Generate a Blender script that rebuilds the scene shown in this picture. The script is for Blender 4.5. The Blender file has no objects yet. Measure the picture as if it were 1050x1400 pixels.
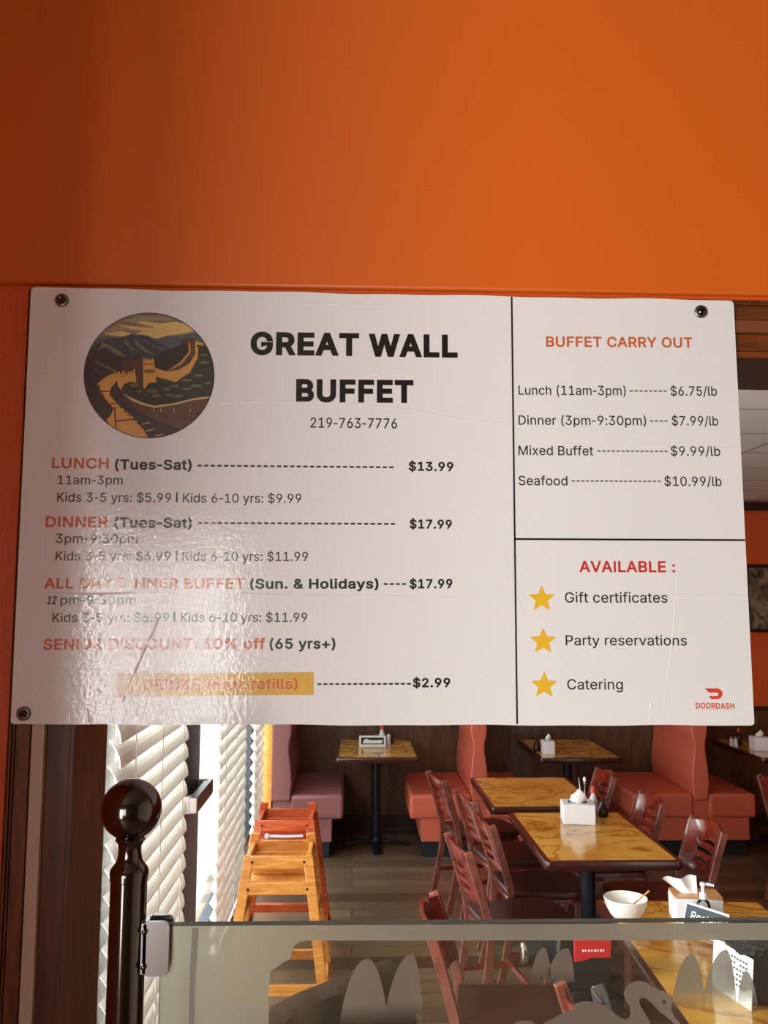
import bpy, bmesh, math, random
from mathutils import Vector, Matrix
from mathutils.geometry import tessellate_polygon, delaunay_2d_cdt

random.seed(7)
S = bpy.context.scene
COL = S.collection
V = Vector
PI = math.pi

# ------------------------------------------------------------------ camera
EYE = V((0.0, 0.0, 1.88))
PITCH, YAW, ROLL, FPX = 0.1065, 0.0333, 0.004, 1200.0
_fw = V((math.sin(YAW) * math.cos(PITCH), math.cos(YAW) * math.cos(PITCH), math.sin(PITCH)))
_r0 = V((math.cos(YAW), -math.sin(YAW), 0.0))
_u0 = _r0.cross(_fw)
_rt = _r0 * math.cos(ROLL) + _u0 * math.sin(ROLL)
_up = _u0 * math.cos(ROLL) - _r0 * math.sin(ROLL)
cam_data = bpy.data.cameras.new('camera')
cam_data.sensor_fit = 'VERTICAL'
cam_data.sensor_height = 36.0
cam_data.lens = FPX / 1400.0 * 36.0
cam_data.clip_start = 0.02
cam = bpy.data.objects.new('camera', cam_data)
COL.objects.link(cam)
cam.matrix_world = Matrix(((_rt.x, _up.x, -_fw.x, EYE.x), (_rt.y, _up.y, -_fw.y, EYE.y),
                           (_rt.z, _up.z, -_fw.z, EYE.z), (0, 0, 0, 1)))
S.camera = cam

# ------------------------------------------------------------------ colour management
S.view_settings.view_transform = 'Standard'
S.view_settings.look = 'None'
S.view_settings.exposure = 0.0
S.view_settings.gamma = 1.0
S.view_settings.use_curve_mapping = False

# ------------------------------------------------------------------ world and lights
world = bpy.data.worlds.new('daylight')
S.world = world
world.use_nodes = True
bg = world.node_tree.nodes['Background']
bg.inputs[0].default_value = (0.86, 0.97, 1.0, 1.0)
bg.inputs[1].default_value = 2.2


def area(name, loc, target, sx, sy, watts, col):
    l = bpy.data.lights.new(name, 'AREA')
    l.shape = 'RECTANGLE'
    l.size, l.size_y, l.energy, l.color = sx, sy, watts, col
    o = bpy.data.objects.new(name, l)
    COL.objects.link(o)
    o.location = loc
    d = V(target) - V(loc)
    o.rotation_euler = d.to_track_quat('-Z', 'Y').to_euler()
    return o


# lobby: two narrow door sidelights behind the visitor and a wide shop window left of them
area('sidelight_glow', (-1.18, -2.05, 1.62), (-1.18, 0, 1.62), 0.12, 1.10, 10.5, (1.0, 0.98, 0.95))
area('sidelight_glow', (-0.765, -2.05, 1.62), (-0.765, 0, 1.62), 0.12, 1.10, 8.5, (1.0, 0.98, 0.95))
area('shop_window_glow', (-1.95, -2.05, 1.25), (0.0, 1.0, 1.4), 1.1, 1.9, 114.0, (1.0, 0.975, 0.94))
# dining room: daylight outside the blinds, added key light at an unseen window, added ceiling fill
area('street_daylight', (-1.75, 5.2, 1.5), (0.5, 5.2, 1.2), 5.0, 2.4, 600.0, (0.9, 0.97, 1.0))
area('added_window_key', (-1.2, 2.1, 1.45), (1.3, 5.0, 0.6), 1.0, 1.7, 128.0, (0.95, 0.98, 1.0))
area('added_ceiling_fill', (1.6, 3.6, 2.8), (1.6, 3.6, 0), 0.6, 0.6, 1.5, (1.0, 0.86, 0.68))
area('added_ceiling_fill', (1.4, 6.0, 2.8), (1.4, 6.0, 0), 0.6, 0.6, 1.5, (1.0, 0.86, 0.68))


# ------------------------------------------------------------------ pixel rays (planning helper: points on real planes)
def ray(px, py):
    return _rt * ((px - 525.0) / FPX) - _up * ((py - 700.0) / FPX) + _fw


def at_y(px, py, y):
    d = ray(px, py)
    return EYE + d * (y / d.y)


# ------------------------------------------------------------------ materials
def lin(c):
    c = c / 255.0
    return c / 12.92 if c <= 0.04045 else ((c + 0.055) / 1.055) ** 2.4


def rgb(r, g, b):
    return (lin(r), lin(g), lin(b), 1.0)


def mat(name, col, rough=0.5, metal=0.0, coat=0.0, spec=0.5):
    m = bpy.data.materials.new(name)
    m.use_nodes = True
    p = m.node_tree.nodes['Principled BSDF']
    p.inputs['Base Color'].default_value = col
    p.inputs['Roughness'].default_value = rough
    p.inputs['Metallic'].default_value = metal
    p.inputs['Coat Weight'].default_value = coat
    p.inputs['Coat Roughness'].default_value = 0.12
    p.inputs['Specular IOR Level'].default_value = spec
    return m


def nodes(m):
    return m.node_tree.nodes, m.node_tree.links, m.node_tree.nodes['Principled BSDF']


def coords(m, kind='Object', scale=(1, 1, 1)):
    n, l, p = nodes(m)
    if kind == 'World':
        t = n.new('ShaderNodeNewGeometry')
        out = t.outputs['Position']
    else:
        t = n.new('ShaderNodeTexCoord')
        out = t.outputs[kind]
    mp = n.new('ShaderNodeMapping')
    mp.inputs['Scale'].default_value = scale
    l.new(out, mp.inputs['Vector'])
    return mp.outputs['Vector']


def ramp(m, fac, stops):
    n, l, p = nodes(m)
    r = n.new('ShaderNodeValToRGB')
    e = r.color_ramp.elements
    while len(e) < len(stops):
        e.new(0.5)
    for q, (pos, c) in zip(e, stops):
        q.position = pos
        q.color = c
    l.new(fac, r.inputs['Fac'])
    return r.outputs['Color']


def noise(m, vec, scale, detail=4.0, rough=0.55, dist=0.0):
    n, l, p = nodes(m)
    t = n.new('ShaderNodeTexNoise')
    t.inputs['Scale'].default_value = scale
    t.inputs['Detail'].default_value = detail
    t.inputs['Roughness'].default_value = rough
    t.inputs['Distortion'].default_value = dist
    l.new(vec, t.inputs['Vector'])
    return t.outputs['Fac']


def bump(m, fac, strength, dist=0.01, coat_too=False):
    n, l, p = nodes(m)
    b = n.new('ShaderNodeBump')
    b.inputs['Strength'].default_value = strength
    b.inputs['Distance'].default_value = dist
    l.new(fac, b.inputs['Height'])
    l.new(b.outputs['Normal'], p.inputs['Normal'])
    if coat_too:
        l.new(b.outputs['Normal'], p.inputs['Coat Normal'])


def wood(name, dark, light, scale=(3, 3, 40), rough=0.4, coat=0.15, kind='World', nscale=2.0, bmp=0.08):
    m = mat(name, light, rough, 0, coat)
    n, l, p = nodes(m)
    f = noise(m, coords(m, kind, scale), nscale, 5, 0.6, 0.4)
    l.new(ramp(m, f, [(0.32, dark), (0.68, light)]), p.inputs['Base Color'])
    bump(m, f, bmp, 0.003)
    return m


M = {}
# orange painted drywall
m = M['orange'] = mat('orange_paint', rgb(220, 101, 24), 0.42)
f = noise(m, coords(m, 'World'), 55, 4, 0.6)
bump(m, f, 0.10, 0.004)
m = M['orange_rough'] = mat('orange_paint_over_wood', rgb(222, 92, 24), 0.45)
f = noise(m, coords(m, 'World', (14, 14, 3)), 6, 5, 0.65, 0.6)
bump(m, f, 0.35, 0.006)
M['orange_far'] = mat('orange_paint_dining', rgb(205, 82, 26), 0.6)
M['casing'] = wood('stained_casing', rgb(70, 30, 5), rgb(132, 68, 16), (30, 30, 4), 0.42, 0.05)
M['casing_top'] = wood('stained_casing_level', rgb(70, 30, 5), rgb(132, 68, 16), (4, 30, 40), 0.42, 0.05)
M['strip'] = mat('lit_strip', rgb(200, 176, 156), 0.4)  # side strip paler than the head strip: light on it is in the colour
M['strip_red'] = mat('red_brown_strip', rgb(124, 68, 46), 0.4)
M['jamb'] = wood('dark_jamb', rgb(58, 25, 6), rgb(104, 52, 16), (30, 30, 3), 0.42, 0.05)
M['panel'] = wood('dark_wall_panelling', rgb(62, 40, 20), rgb(112, 76, 40), (16, 16, 1.6), 0.45, 0.1)
M['dark_trim'] = mat('dark_brown_trim', rgb(48, 26, 16), 0.5)
M['lobby'] = mat('lobby_plaster', rgb(140, 126, 112), 0.7)
M['lobby_orange'] = mat('lobby_orange', rgb(234, 122, 40), 0.6)
M['lobby_pale'] = mat('lobby_pale_plaster', rgb(206, 188, 168), 0.7)
M['lobby_floor'] = mat('lobby_floor_tile', rgb(120, 96, 76), 0.5)
M['white_paint'] = mat('lobby_ceiling_paint', rgb(140, 130, 120), 0.8)
# ceiling tiles with thin grid lines
m = M['ceiling'] = mat('ceiling_tiles', rgb(214, 206, 192), 0.85)
n, l, p = nodes(m)
b = n.new('ShaderNodeTexBrick')
b.offset = 0.0
b.inputs['Scale'].default_value = 1.0
b.inputs['Mortar Size'].default_value = 0.012
b.inputs['Brick Width'].default_value = 1.2
b.inputs['Row Height'].default_value = 0.585
b.inputs['Color1'].default_value = rgb(214, 206, 192)
b.inputs['Color2'].default_value = rgb(206, 198, 184)
b.inputs['Mortar'].default_value = rgb(150, 142, 130)
l.new(coords(m, 'World'), b.inputs['Vector'])
l.new(b.outputs['Color'], p.inputs['Base Color'])
# plank floor, boards running left to right
m = M['floor'] = mat('plank_floor', rgb(90, 74, 60), 0.32, 0, 0.1)
n, l, p = nodes(m)
b = n.new('ShaderNodeTexBrick')
b.offset = 0.37
b.inputs['Scale'].default_value = 1.0
b.inputs['Mortar Size'].default_value = 0.003
b.inputs['Brick Width'].default_value = 1.15
b.inputs['Row Height'].default_value = 0.15
b.inputs['Color1'].default_value = rgb(74, 57, 43)
b.inputs['Color2'].default_value = rgb(134, 110, 84)
b.inputs['Mortar'].default_value = rgb(40, 32, 26)
l.new(coords(m, 'World'), b.inputs['Vector'])
f = noise(m, coords(m, 'World', (1.5, 22, 1)), 2.2, 6, 0.65, 0.5)
mx = n.new('ShaderNodeMix')
mx.data_type = 'RGBA'
mx.blend_type = 'MULTIPLY'
mx.inputs['Factor'].default_value = 0.85
l.new(b.outputs['Color'], mx.inputs['A'])
l.new(ramp(m, f, [(0.3, (0.42, 0.40, 0.38, 1)), (0.7, (1.15, 1.12, 1.05, 1))]), mx.inputs['B'])
l.new(mx.outputs['Result'], p.inputs['Base Color'])
bump(m, f, 0.12, 0.003)
# chairs, tables, booths
M['mahogany'] = wood('mahogany_stain', rgb(86, 22, 14), rgb(138, 44, 28), (6, 6, 6), 0.22, 0.75, 'Object', 3, 0.03)
M['mahogany_leg'] = wood('mahogany_pink_sheen', rgb(112, 58, 46), rgb(146, 84, 68), (6, 6, 6), 0.25, 0.8, 'Object', 3, 0.02)  # mahogany legs, pink gloss of the window light put into the colour
M['vinyl_dark'] = mat('dark_brown_vinyl', rgb(66, 30, 22), 0.34)
M['edge'] = mat('dark_table_edge', rgb(64, 28, 20), 0.25, 0, 0.3)
M['pole'] = mat('black_iron', rgb(30, 31, 36), 0.4, 0.4)
m = M['resin'] = mat('amber_marbled_top', rgb(214, 160, 66), 0.14, 0, 0.3)
n, l, p = nodes(m)
vec = coords(m, 'World')
f1 = noise(m, vec, 3.0, 4, 0.55, 1.2)
f2 = noise(m, coords(m, 'World', (1, 1.6, 1)), 1.9, 4, 0.6, 1.6)
c1 = ramp(m, f1, [(0.3, rgb(196, 134, 46)), (0.5, rgb(222, 170, 72)), (0.75, rgb(230, 186, 94))])
c2 = ramp(m, f2, [(0.44, (1, 1, 1, 1)), (0.485, rgb(176, 120, 66)), (0.50, rgb(200, 164, 104)), (0.53, (1, 1, 1, 1))])
mx = n.new('ShaderNodeMix')
mx.data_type = 'RGBA'
mx.blend_type = 'MULTIPLY'
mx.inputs['Factor'].default_value = 0.75
l.new(c1, mx.inputs['A'])
l.new(c2, mx.inputs['B'])
l.new(mx.outputs['Result'], p.inputs['Base Color'])
def vinyl(name, c):
    m = mat(name, c, 0.42)
    bump(m, noise(m, coords(m, 'World'), 260, 2), 0.06, 0.002)
    return m
M['coral'] = vinyl('coral_vinyl', rgb(212, 104, 78))
M['coral_shaded'] = vinyl('coral_vinyl_shaded', rgb(150, 96, 92))  # coral vinyl with the cool bluish shade put into its colour
M['black'] = mat('black_plastic', rgb(24, 24, 26), 0.4)
M['kick'] = mat('black_kick_board', rgb(34, 38, 42), 0.5)
M['oak'] = wood('golden_oak', rgb(186, 112, 40), rgb(226, 156, 76), (8, 8, 60), 0.35, 0.3, 'Object', 1.5, 0.04)
M['cherry'] = wood('red_stained_wood', rgb(166, 62, 28), rgb(208, 96, 50), (8, 8, 60), 0.35, 0.3, 'Object', 1.5, 0.04)
M['strap'] = mat('pale_strap', rgb(206, 190, 196), 0.5)
# blinds: thin white slats that let some daylight through
m = M['slat'] = mat('white_slat', rgb(242, 238, 230), 0.45)
n, l, p = nodes(m)
tr = n.new('ShaderNodeBsdfTranslucent')
tr.inputs['Color'].default_value = rgb(244, 240, 232)
ms = n.new('ShaderNodeMixShader')
ms.inputs['Fac'].default_value = 0.16
l.new(p.outputs['BSDF'], ms.inputs[1])
l.new(tr.outputs['BSDF'], ms.inputs[2])
l.new(ms.outputs['Shader'], n['Material Output'].inputs['Surface'])
M['cord'] = mat('blind_cord', rgb(206, 196, 180), 0.7)
M['frame_dark'] = mat('navy_black_frame', rgb(13, 14, 22), 0.5)
M['bar'] = mat('bronze_bar', rgb(120, 108, 100), 0.35, 0.6)
M['chrome'] = mat('chrome', (0.75, 0.76, 0.78, 1), 0.18, 1.0)
M['steel'] = mat('brushed_steel', (0.22, 0.2, 0.18, 1), 0.38, 1.0)
M['gunmetal'] = mat('dark_nickel', (0.11, 0.095, 0.088, 1), 0.13, 1.0)
M['white_ceramic'] = mat('white_ceramic', rgb(240, 240, 232), 0.2)
M['soup'] = mat('pale_broth', rgb(206, 204, 180), 0.2)
M['white_plastic'] = mat('white_plastic', rgb(236, 236, 238), 0.4)
M['tissue'] = mat('white_tissue', rgb(244, 242, 238), 0.9)
M['bamboo'] = wood('pale_bamboo', rgb(184, 128, 70), rgb(216, 164, 104), (6, 40, 6), 0.4, 0.1)
M['red_cap'] = mat('red_cap', rgb(214, 66, 40), 0.4)
M['red_panel'] = mat('red_plastic', rgb(186, 34, 36), 0.4)
M['soy'] = mat('dark_sauce', rgb(30, 18, 14), 0.15)
M['salt'] = mat('salt_white', rgb(226, 224, 220), 0.35)
M['slate'] = mat('slate_card', rgb(38, 48, 58), 0.45)
M['grey_print'] = mat('grey_print', rgb(70, 78, 84), 0.6)
M['paper'] = mat('pale_card', rgb(226, 236, 236), 0.6)
M['label_red'] = mat('pink_label', rgb(200, 110, 100), 0.5)
m = M['crinkle'] = mat('shiny_black_film', rgb(22, 22, 24), 0.16, 0, 0.5)
bump(m, noise(m, coords(m, 'World'), 60, 5, 0.7, 1.0), 0.9, 0.02, True)
m = M['coat'] = mat('dark_cloth', rgb(48, 34, 23), 0.9, 0, 0, 0.2)
bump(m, noise(m, coords(m, 'World'), 12, 4), 0.3, 0.02)
M['grey_appliance'] = mat('grey_appliance', rgb(110, 110, 112), 0.3, 0.5)


def clear(name, tint, gloss=0.6, rough=0.0, haze=0.0):
    m = bpy.data.materials.new(name)
    m.use_nodes = True
    n, l = m.node_tree.nodes, m.node_tree.links
    n.clear()
    o = n.new('ShaderNodeOutputMaterial')
    t = n.new('ShaderNodeBsdfTransparent')
    t.inputs['Color'].default_value = tint
    g = n.new('ShaderNodeBsdfGlossy')
    g.inputs['Roughness'].default_value = rough
    fr = n.new('ShaderNodeFresnel')
    fr.inputs['IOR'].default_value = 1.45
    mu = n.new('ShaderNodeMath')
    mu.operation = 'MULTIPLY'
    mu.inputs[1].default_value = gloss
    l.new(fr.outputs[0], mu.inputs[0])
    x = n.new('ShaderNodeMixShader')
    l.new(mu.outputs[0], x.inputs['Fac'])
    l.new(t.outputs[0], x.inputs[1])
    l.new(g.outputs[0], x.inputs[2])
    if haze:
        df = n.new('ShaderNodeBsdfTranslucent')
        df.inputs['Color'].default_value = rgb(200, 190, 160)
        d2 = n.new('ShaderNodeBsdfDiffuse')
        d2.inputs['Color'].default_value = rgb(200, 190, 160)
        a = n.new('ShaderNodeMixShader')
        l.new(df.outputs[0], a.inputs[1])
        l.new(d2.outputs[0], a.inputs[2])
        h = n.new('ShaderNodeMixShader')
        h.inputs['Fac'].default_value = haze
        l.new(x.outputs[0], h.inputs[1])
        l.new(a.outputs[0], h.inputs[2])
        x = h
    l.new(x.outputs[0], o.inputs['Surface'])
    return m


M['pane'] = clear('clear_acrylic', (0.95, 0.94, 0.89, 1), 0.8, 0.0, 0.018)
M['window_glass'] = clear('window_glass', (0.96, 0.99, 1.0, 1), 0.12)
M['bottle'] = clear('clear_bottle', (0.90, 0.95, 0.96, 1), 1.0, 0.05)


def frosted(name, col, z0=None, z1=None, fwd=0.6):
    """etched film; where z0..z1 are given the etching thins out from z1 down to z0"""
    m = mat(name, col, 0.45)
    n, l, p = nodes(m)
    tl = n.new('ShaderNodeBsdfRefraction')      # etched film scatters what is behind it forwards
    tl.inputs['Color'].default_value = rgb(216, 226, 214)
    tl.inputs['Roughness'].default_value = 0.75
    tl.inputs['IOR'].default_value = 1.25
    x = n.new('ShaderNodeMixShader')
    x.inputs['Fac'].default_value = fwd
    l.new(p.outputs[0], x.inputs[1])
    l.new(tl.outputs[0], x.inputs[2])
    tp = n.new('ShaderNodeBsdfTransparent')
    y = n.new('ShaderNodeMixShader')
    if z0 is None:
        y.inputs['Fac'].default_value = 0.95
    else:
        g = n.new('ShaderNodeNewGeometry')
        s = n.new('ShaderNodeSeparateXYZ')
        l.new(g.outputs['Position'], s.inputs[0])
        r = n.new('ShaderNodeMapRange')
        r.inputs['From Min'].default_value = z0
        r.inputs['From Max'].default_value = z1
        r.inputs['To Min'].default_value = 0.05
        r.inputs['To Max'].default_value = 0.92
        l.new(s.outputs['Z'], r.inputs['Value'])
        l.new(r.outputs[0], y.inputs['Fac'])
    l.new(tp.outputs[0], y.inputs[1])
    l.new(x.outputs[0], y.inputs[2])
    l.new(y.outputs[0], n['Material Output'].inputs['Surface'])
    return m


M['frost'] = frosted('etched_film', rgb(166, 166, 150))
M['frost_swan'] = frosted('etched_swan', rgb(134, 126, 115))
M['film_edge'] = mat('film_edge', rgb(118, 112, 98), 0.4)
M['pane_edge'] = mat('acrylic_edge', rgb(70, 72, 66), 0.25)


# printed laminate: one gloss and one set of ripples shared by board and inks
def laminate(name, col):
    m = mat(name, col, 0.35, 0, 1.0, 0.5)
    m.node_tree.nodes['Principled BSDF'].inputs['Coat Roughness'].default_value = 0.07
    vec = coords(m, 'World')
    n, l, p = nodes(m)
    a = noise(m, vec, 150, 3, 0.6)
    b = noise(m, vec, 30, 3, 0.5)
    ad = n.new('ShaderNodeMath')
    ad.operation = 'ADD'
    l.new(a, ad.inputs[0])
    l.new(b, ad.inputs[1])
    bump(m, ad.outputs[0], 0.055, 0.006, True)
    return m


INK = {k: laminate('print_' + k, rgb(*c)) for k, c in dict(
    white=(238, 236, 236), black=(14, 10, 10), charcoal=(38, 34, 36), orange=(214, 98, 44), red=(206, 44, 44), redorange=(214, 74, 30),
    gold=(226, 174, 48), star=(240, 190, 44), logo=(226, 66, 40),
    sky=(132, 118, 98), cloud=(226, 196, 124), cloud_grey=(166, 144, 116), ridge_far=(86, 96, 104), ridge=(62, 66, 74), ridge_dark=(52, 50, 58),
    moss=(112, 118, 86), moss_dark=(58, 62, 48), hill=(58, 46, 40), stone=(222, 164, 82), stone_mid=(170, 116, 56), stone_dark=(92, 60, 40),
    bush=(50, 54, 38), bush_light=(106, 106, 58), brick=(104, 72, 54), path=(64, 52, 52), ink=(34, 26, 24), cream=(206, 178, 132)).items()}


# ------------------------------------------------------------------ mesh helpers
class MB:
    def __init__(s):
        s.v, s.f, s.mi, s.sm = [], [], [], []

    def add(s, verts, faces, mi=0, smooth=False):
        k = len(s.v)
        s.v += [tuple(x) for x in verts]
        for q in faces:
            s.f.append([k + i for i in q])
            s.mi.append(mi)
            s.sm.append(smooth)
        return s

    def box(s, x0, x1, y0, y1, z0, z1, mi=0):
        vs = [(x, y, z) for x in (x0, x1) for y in (y0, y1) for z in (z0, z1)]
        return s.add(vs, [(0, 1, 3, 2), (4, 6, 7, 5), (0, 4, 5, 1), (2, 3, 7, 6), (0, 2, 6, 4), (1, 5, 7, 3)], mi)

    def bar(s, a, b, w, h, mi=0, side=V((0, 1, 0))):
        """square bar from a to b, w across side, h across the other way"""
        a, b = V(a), V(b)
        d = (b - a).normalized()
        n = d.cross(side).normalized()
        t = n.cross(d).normalized()
        vs = [p + t * (i * w / 2) + n * (j * h / 2) for p in (a, b) for i, j in ((-1, -1), (1, -1), (1, 1), (-1, 1))]
        return s.add(vs, [(3, 2, 1, 0), (4, 5, 6, 7), (0, 1, 5, 4), (1, 2, 6, 5), (2, 3, 7, 6), (3, 0, 4, 7)], mi)

    def rect_path(s, pts, w, h, side=V((0, 1, 0)), mi=0):
        """rectangular section swept along pts"""
        pts = [V(p) for p in pts]
        vs, fs = [], []
        for i, p in enumerate(pts):
            d = (pts[min(i + 1, len(pts) - 1)] - pts[max(i - 1, 0)]).normalized()
            n = d.cross(side).normalized()
            t = n.cross(d).normalized()
            vs += [p + t * (a * w / 2) + n * (b * h / 2) for a, b in ((-1, -1), (1, -1), (1, 1), (-1, 1))]
        for i in range(len(pts) - 1):
            for j in range(4):
                fs.append((4 * i + j, 4 * i + (j + 1) % 4, 4 * i + 4 + (j + 1) % 4, 4 * i + 4 + j))
        e = 4 * (len(pts) - 1)
        fs += [(3, 2, 1, 0), (e, e + 1, e + 2, e + 3)]
        return s.add(vs, fs, mi)

    def tube(s, pts, r, seg=10, mi=0, smooth=True):
        pts = [V(p) for p in pts]
        rr = r if isinstance(r, (list, tuple)) else [r] * len(pts)
        vs, fs = [], []
        up = V((0, 0, 1))
        for i, p in enumerate(pts):
            d = (pts[min(i + 1, len(pts) - 1)] - pts[max(i - 1, 0)]).normalized()
            q = up if abs(d.dot(up)) < 0.95 else V((1, 0, 0))
            a = d.cross(q).normalized()
            b = d.cross(a).normalized()
            vs += [p + (a * math.cos(t) + b * math.sin(t)) * rr[i] for t in [2 * PI * k / seg for k in range(seg)]]
        for i in range(len(pts) - 1):
            for j in range(seg):
                fs.append((seg * i + j, seg * i + (j + 1) % seg, seg * i + seg + (j + 1) % seg, seg * i + seg + j))
        s.add(vs, fs, mi, smooth)
        e = seg * (len(pts) - 1)
        k = len(s.v) - len(vs)
        s.f += [[k + j for j in range(seg)][::-1], [k + e + j for j in range(seg)]]
        s.mi += [mi, mi]
        s.sm += [False, False]
        return s

    def lathe(s, prof, c=(0, 0, 0), seg=28, mi=0, axis='Z', smooth=True, cap=True):
        """prof: list of (radius, height)"""
        c = V(c)
        vs, fs = [], []
        for r, h in prof:
            for k in range(seg):
                t = 2 * PI * k / seg
                x, y = r * math.cos(t), r * math.sin(t)
                vs.append(c + (V((x, y, h)) if axis == 'Z' else V((h, x, y)) if axis == 'X' else V((y, h, x))))
        for i in range(len(prof) - 1):
            for j in range(seg):
                fs.append((seg * i + j, seg * i + (j + 1) % seg, seg * i + seg + (j + 1) % seg, seg * i + seg + j))
        s.add(vs, fs, mi, smooth)
        if cap:
            k = len(s.v) - len(vs)
            e = k + seg * (len(prof) - 1)
            s.f += [[k + j for j in range(seg)][::-1], [e + j for j in range(seg)]]
            s.mi += [mi, mi]
            s.sm += [False, False]
        return s

    def prism(s, poly, a, b, plane='XZ', mi=0, smooth=False):
        """polygon in a plane extruded from a to b along the third axis"""
        def p3(p, t):
            return (p[0], t, p[1]) if plane == 'XZ' else (p[0], p[1], t) if plane == 'XY' else (t, p[0], p[1])
        n = len(poly)
        vs = [p3(p, a) for p in poly] + [p3(p, b) for p in poly]
        s.add(vs, [(i, (i + 1) % n, n + (i + 1) % n, n + i) for i in range(n)], mi, smooth)
        k = len(s.v) - 2 * n
        for t in tessellate_polygon([[V((p[0], p[1], 0)) for p in poly]]):
            s.f.append([k + i for i in t])
            s.f.append([k + n + i for i in reversed(t)])
            s.mi += [mi, mi]
            s.sm += [False, False]
        return s

    def build(s, name, mats, parent=None, bevel=0.0, seg=2, sub=0):
        me = bpy.data.meshes.new(name)
        me.from_pydata(s.v, [], s.f)
        mats = mats if isinstance(mats, (list, tuple)) else [mats]
        for q in mats:
            me.materials.append(q)
        me.polygons.foreach_set('material_index', s.mi)
        me.polygons.foreach_set('use_smooth', s.sm)
        bm = bmesh.new()
        bm.from_mesh(me)
        bmesh.ops.recalc_face_normals(bm, faces=bm.faces)
        if bevel:
            bmesh.ops.remove_doubles(bm, verts=bm.verts, dist=1e-6)
            ed = [e for e in bm.edges if len(e.link_faces) == 2 and e.calc_face_angle(0) > 0.5]
            r = bmesh.ops.bevel(bm, geom=ed, offset=bevel, segments=seg, profile=0.5, affect='EDGES', clamp_overlap=True)
            for q in r['faces']:
                q.smooth = True
        bm.to_mesh(me)
        bm.free()
        if any(s.sm):
            me.set_sharp_from_angle(angle=math.radians(42))
        me.update()
        o = bpy.data.objects.new(name, me)
        COL.objects.link(o)
        if parent:
            o.parent = parent
        return o


def tag(o, label, cat, group=None):
    o['label'] = label
    o['category'] = cat
    if group:
        o['group'] = group
    return o


def thing(name, label, cat, loc=(0, 0, 0), rz=0.0, group=None):
    o = bpy.data.objects.new(name, None)
    o.empty_display_size = 0.1
    COL.objects.link(o)
    o.location = loc
    o.rotation_euler = (0, 0, rz)
    return tag(o, label, cat, group)


def struct(name, mb, mats, parent=None, bevel=0.0):
    o = mb.build(name, mats, parent, bevel)
    if not parent:
        o['kind'] = 'structure'
    return o


def dup(root, loc, rz, label, group=None):
    r = root.copy()
    COL.objects.link(r)
    r.location = loc
    r.rotation_euler = (0, 0, rz)
    r['label'] = label
    if group:
        r['group'] = group
    for ch in list(root.children):
        c = ch.copy()
        COL.objects.link(c)
        c.parent = r
        for g in list(ch.children):
            d = g.copy()
            COL.objects.link(d)
            d.parent = c
    return r


def rrect(x0, x1, y0, y1, r, n=5):
    out = []
    for cx, cy, a0 in ((x1 - r, y1 - r, 0), (x0 + r, y1 - r, PI / 2), (x0 + r, y0 + r, PI), (x1 - r, y0 + r, 1.5 * PI)):
        for k in range(n + 1):
            a = a0 + PI / 2 * k / n
            out.append((cx + r * math.cos(a), cy + r * math.sin(a)))
    return out

# ================================================================== THE SETTING
WX = -0.75          # inner face of the window wall of the dining room
BY = 7.75           # back wall of the dining room
struct('floor', MB().box(-1.0, 6.3, 1.24, 7.9, -0.1, 0), M['floor'])
struct('floor', MB().box(-3.5, 6.3, -2.2, 1.24, -0.1, 0), M['lobby_floor'])
struct('ceiling', MB().box(-1.0, 6.3, 1.41, 7.9, 2.83, 2.93), M['ceiling'])
struct('ceiling', MB().box(-3.5, 3.3, -2.2, 1.24, 3.2, 3.3), M['white_paint'])
# dividing wall with the opening under the menu board; thicker painted skin above
w = MB()
w.box(-3.5, -0.384, 1.241, 1.39, 0, 3.3)
w.box(-0.384, 3.3, 1.241, 1.39, 2.241, 3.3)
w.box(3.0, 6.3, 1.26, 1.39, 0, 2.9)
struct('wall_front', w, M['orange_rough'])
struct('wall_above', MB().box(-0.62, 3.3, 1.2315, 1.2405, 2.337, 3.3), M['orange'], None, 0.006)
# lobby shell behind and beside the visitor
w = MB().box(-3.5, -2.52, -2.2, -2.1, 0, 3.2).box(-1.38, -1.27, -2.2, -2.1, 0, 3.2).box(-1.09, -0.85, -2.2, -2.1, 0, 3.2).box(-0.68, 2.2, -2.2, -2.1, 0, 3.2)
w.box(-1.27, -1.09, -2.2, -2.1, 0, 1.04).box(-1.27, -1.09, -2.2, -2.1, 2.2, 3.2)
w.box(-0.85, -0.68, -2.2, -2.1, 0, 1.04).box(-0.85, -0.68, -2.2, -2.1, 2.2, 3.2)
w.box(-2.52, -1.38, -2.2, -2.1, 0, 0.3).box(-2.52, -1.38, -2.2, -2.1, 2.25, 3.2)
struct('wall_back_lobby', w, M['lobby'])
struct('wall_left_lobby', MB().box(-3.5, -3.4, -2.1, 1.24, 0, 3.2), M['lobby'])
struct('wall_return_lobby', MB().box(-0.80, -0.62, 0.25, 1.24, 0, 3.2), M['lobby_orange'])
struct('wall_right_lobby', MB().box(2.1, 2.2, -2.1, 1.24, 0, 3.2), M['lobby_pale'])

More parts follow.
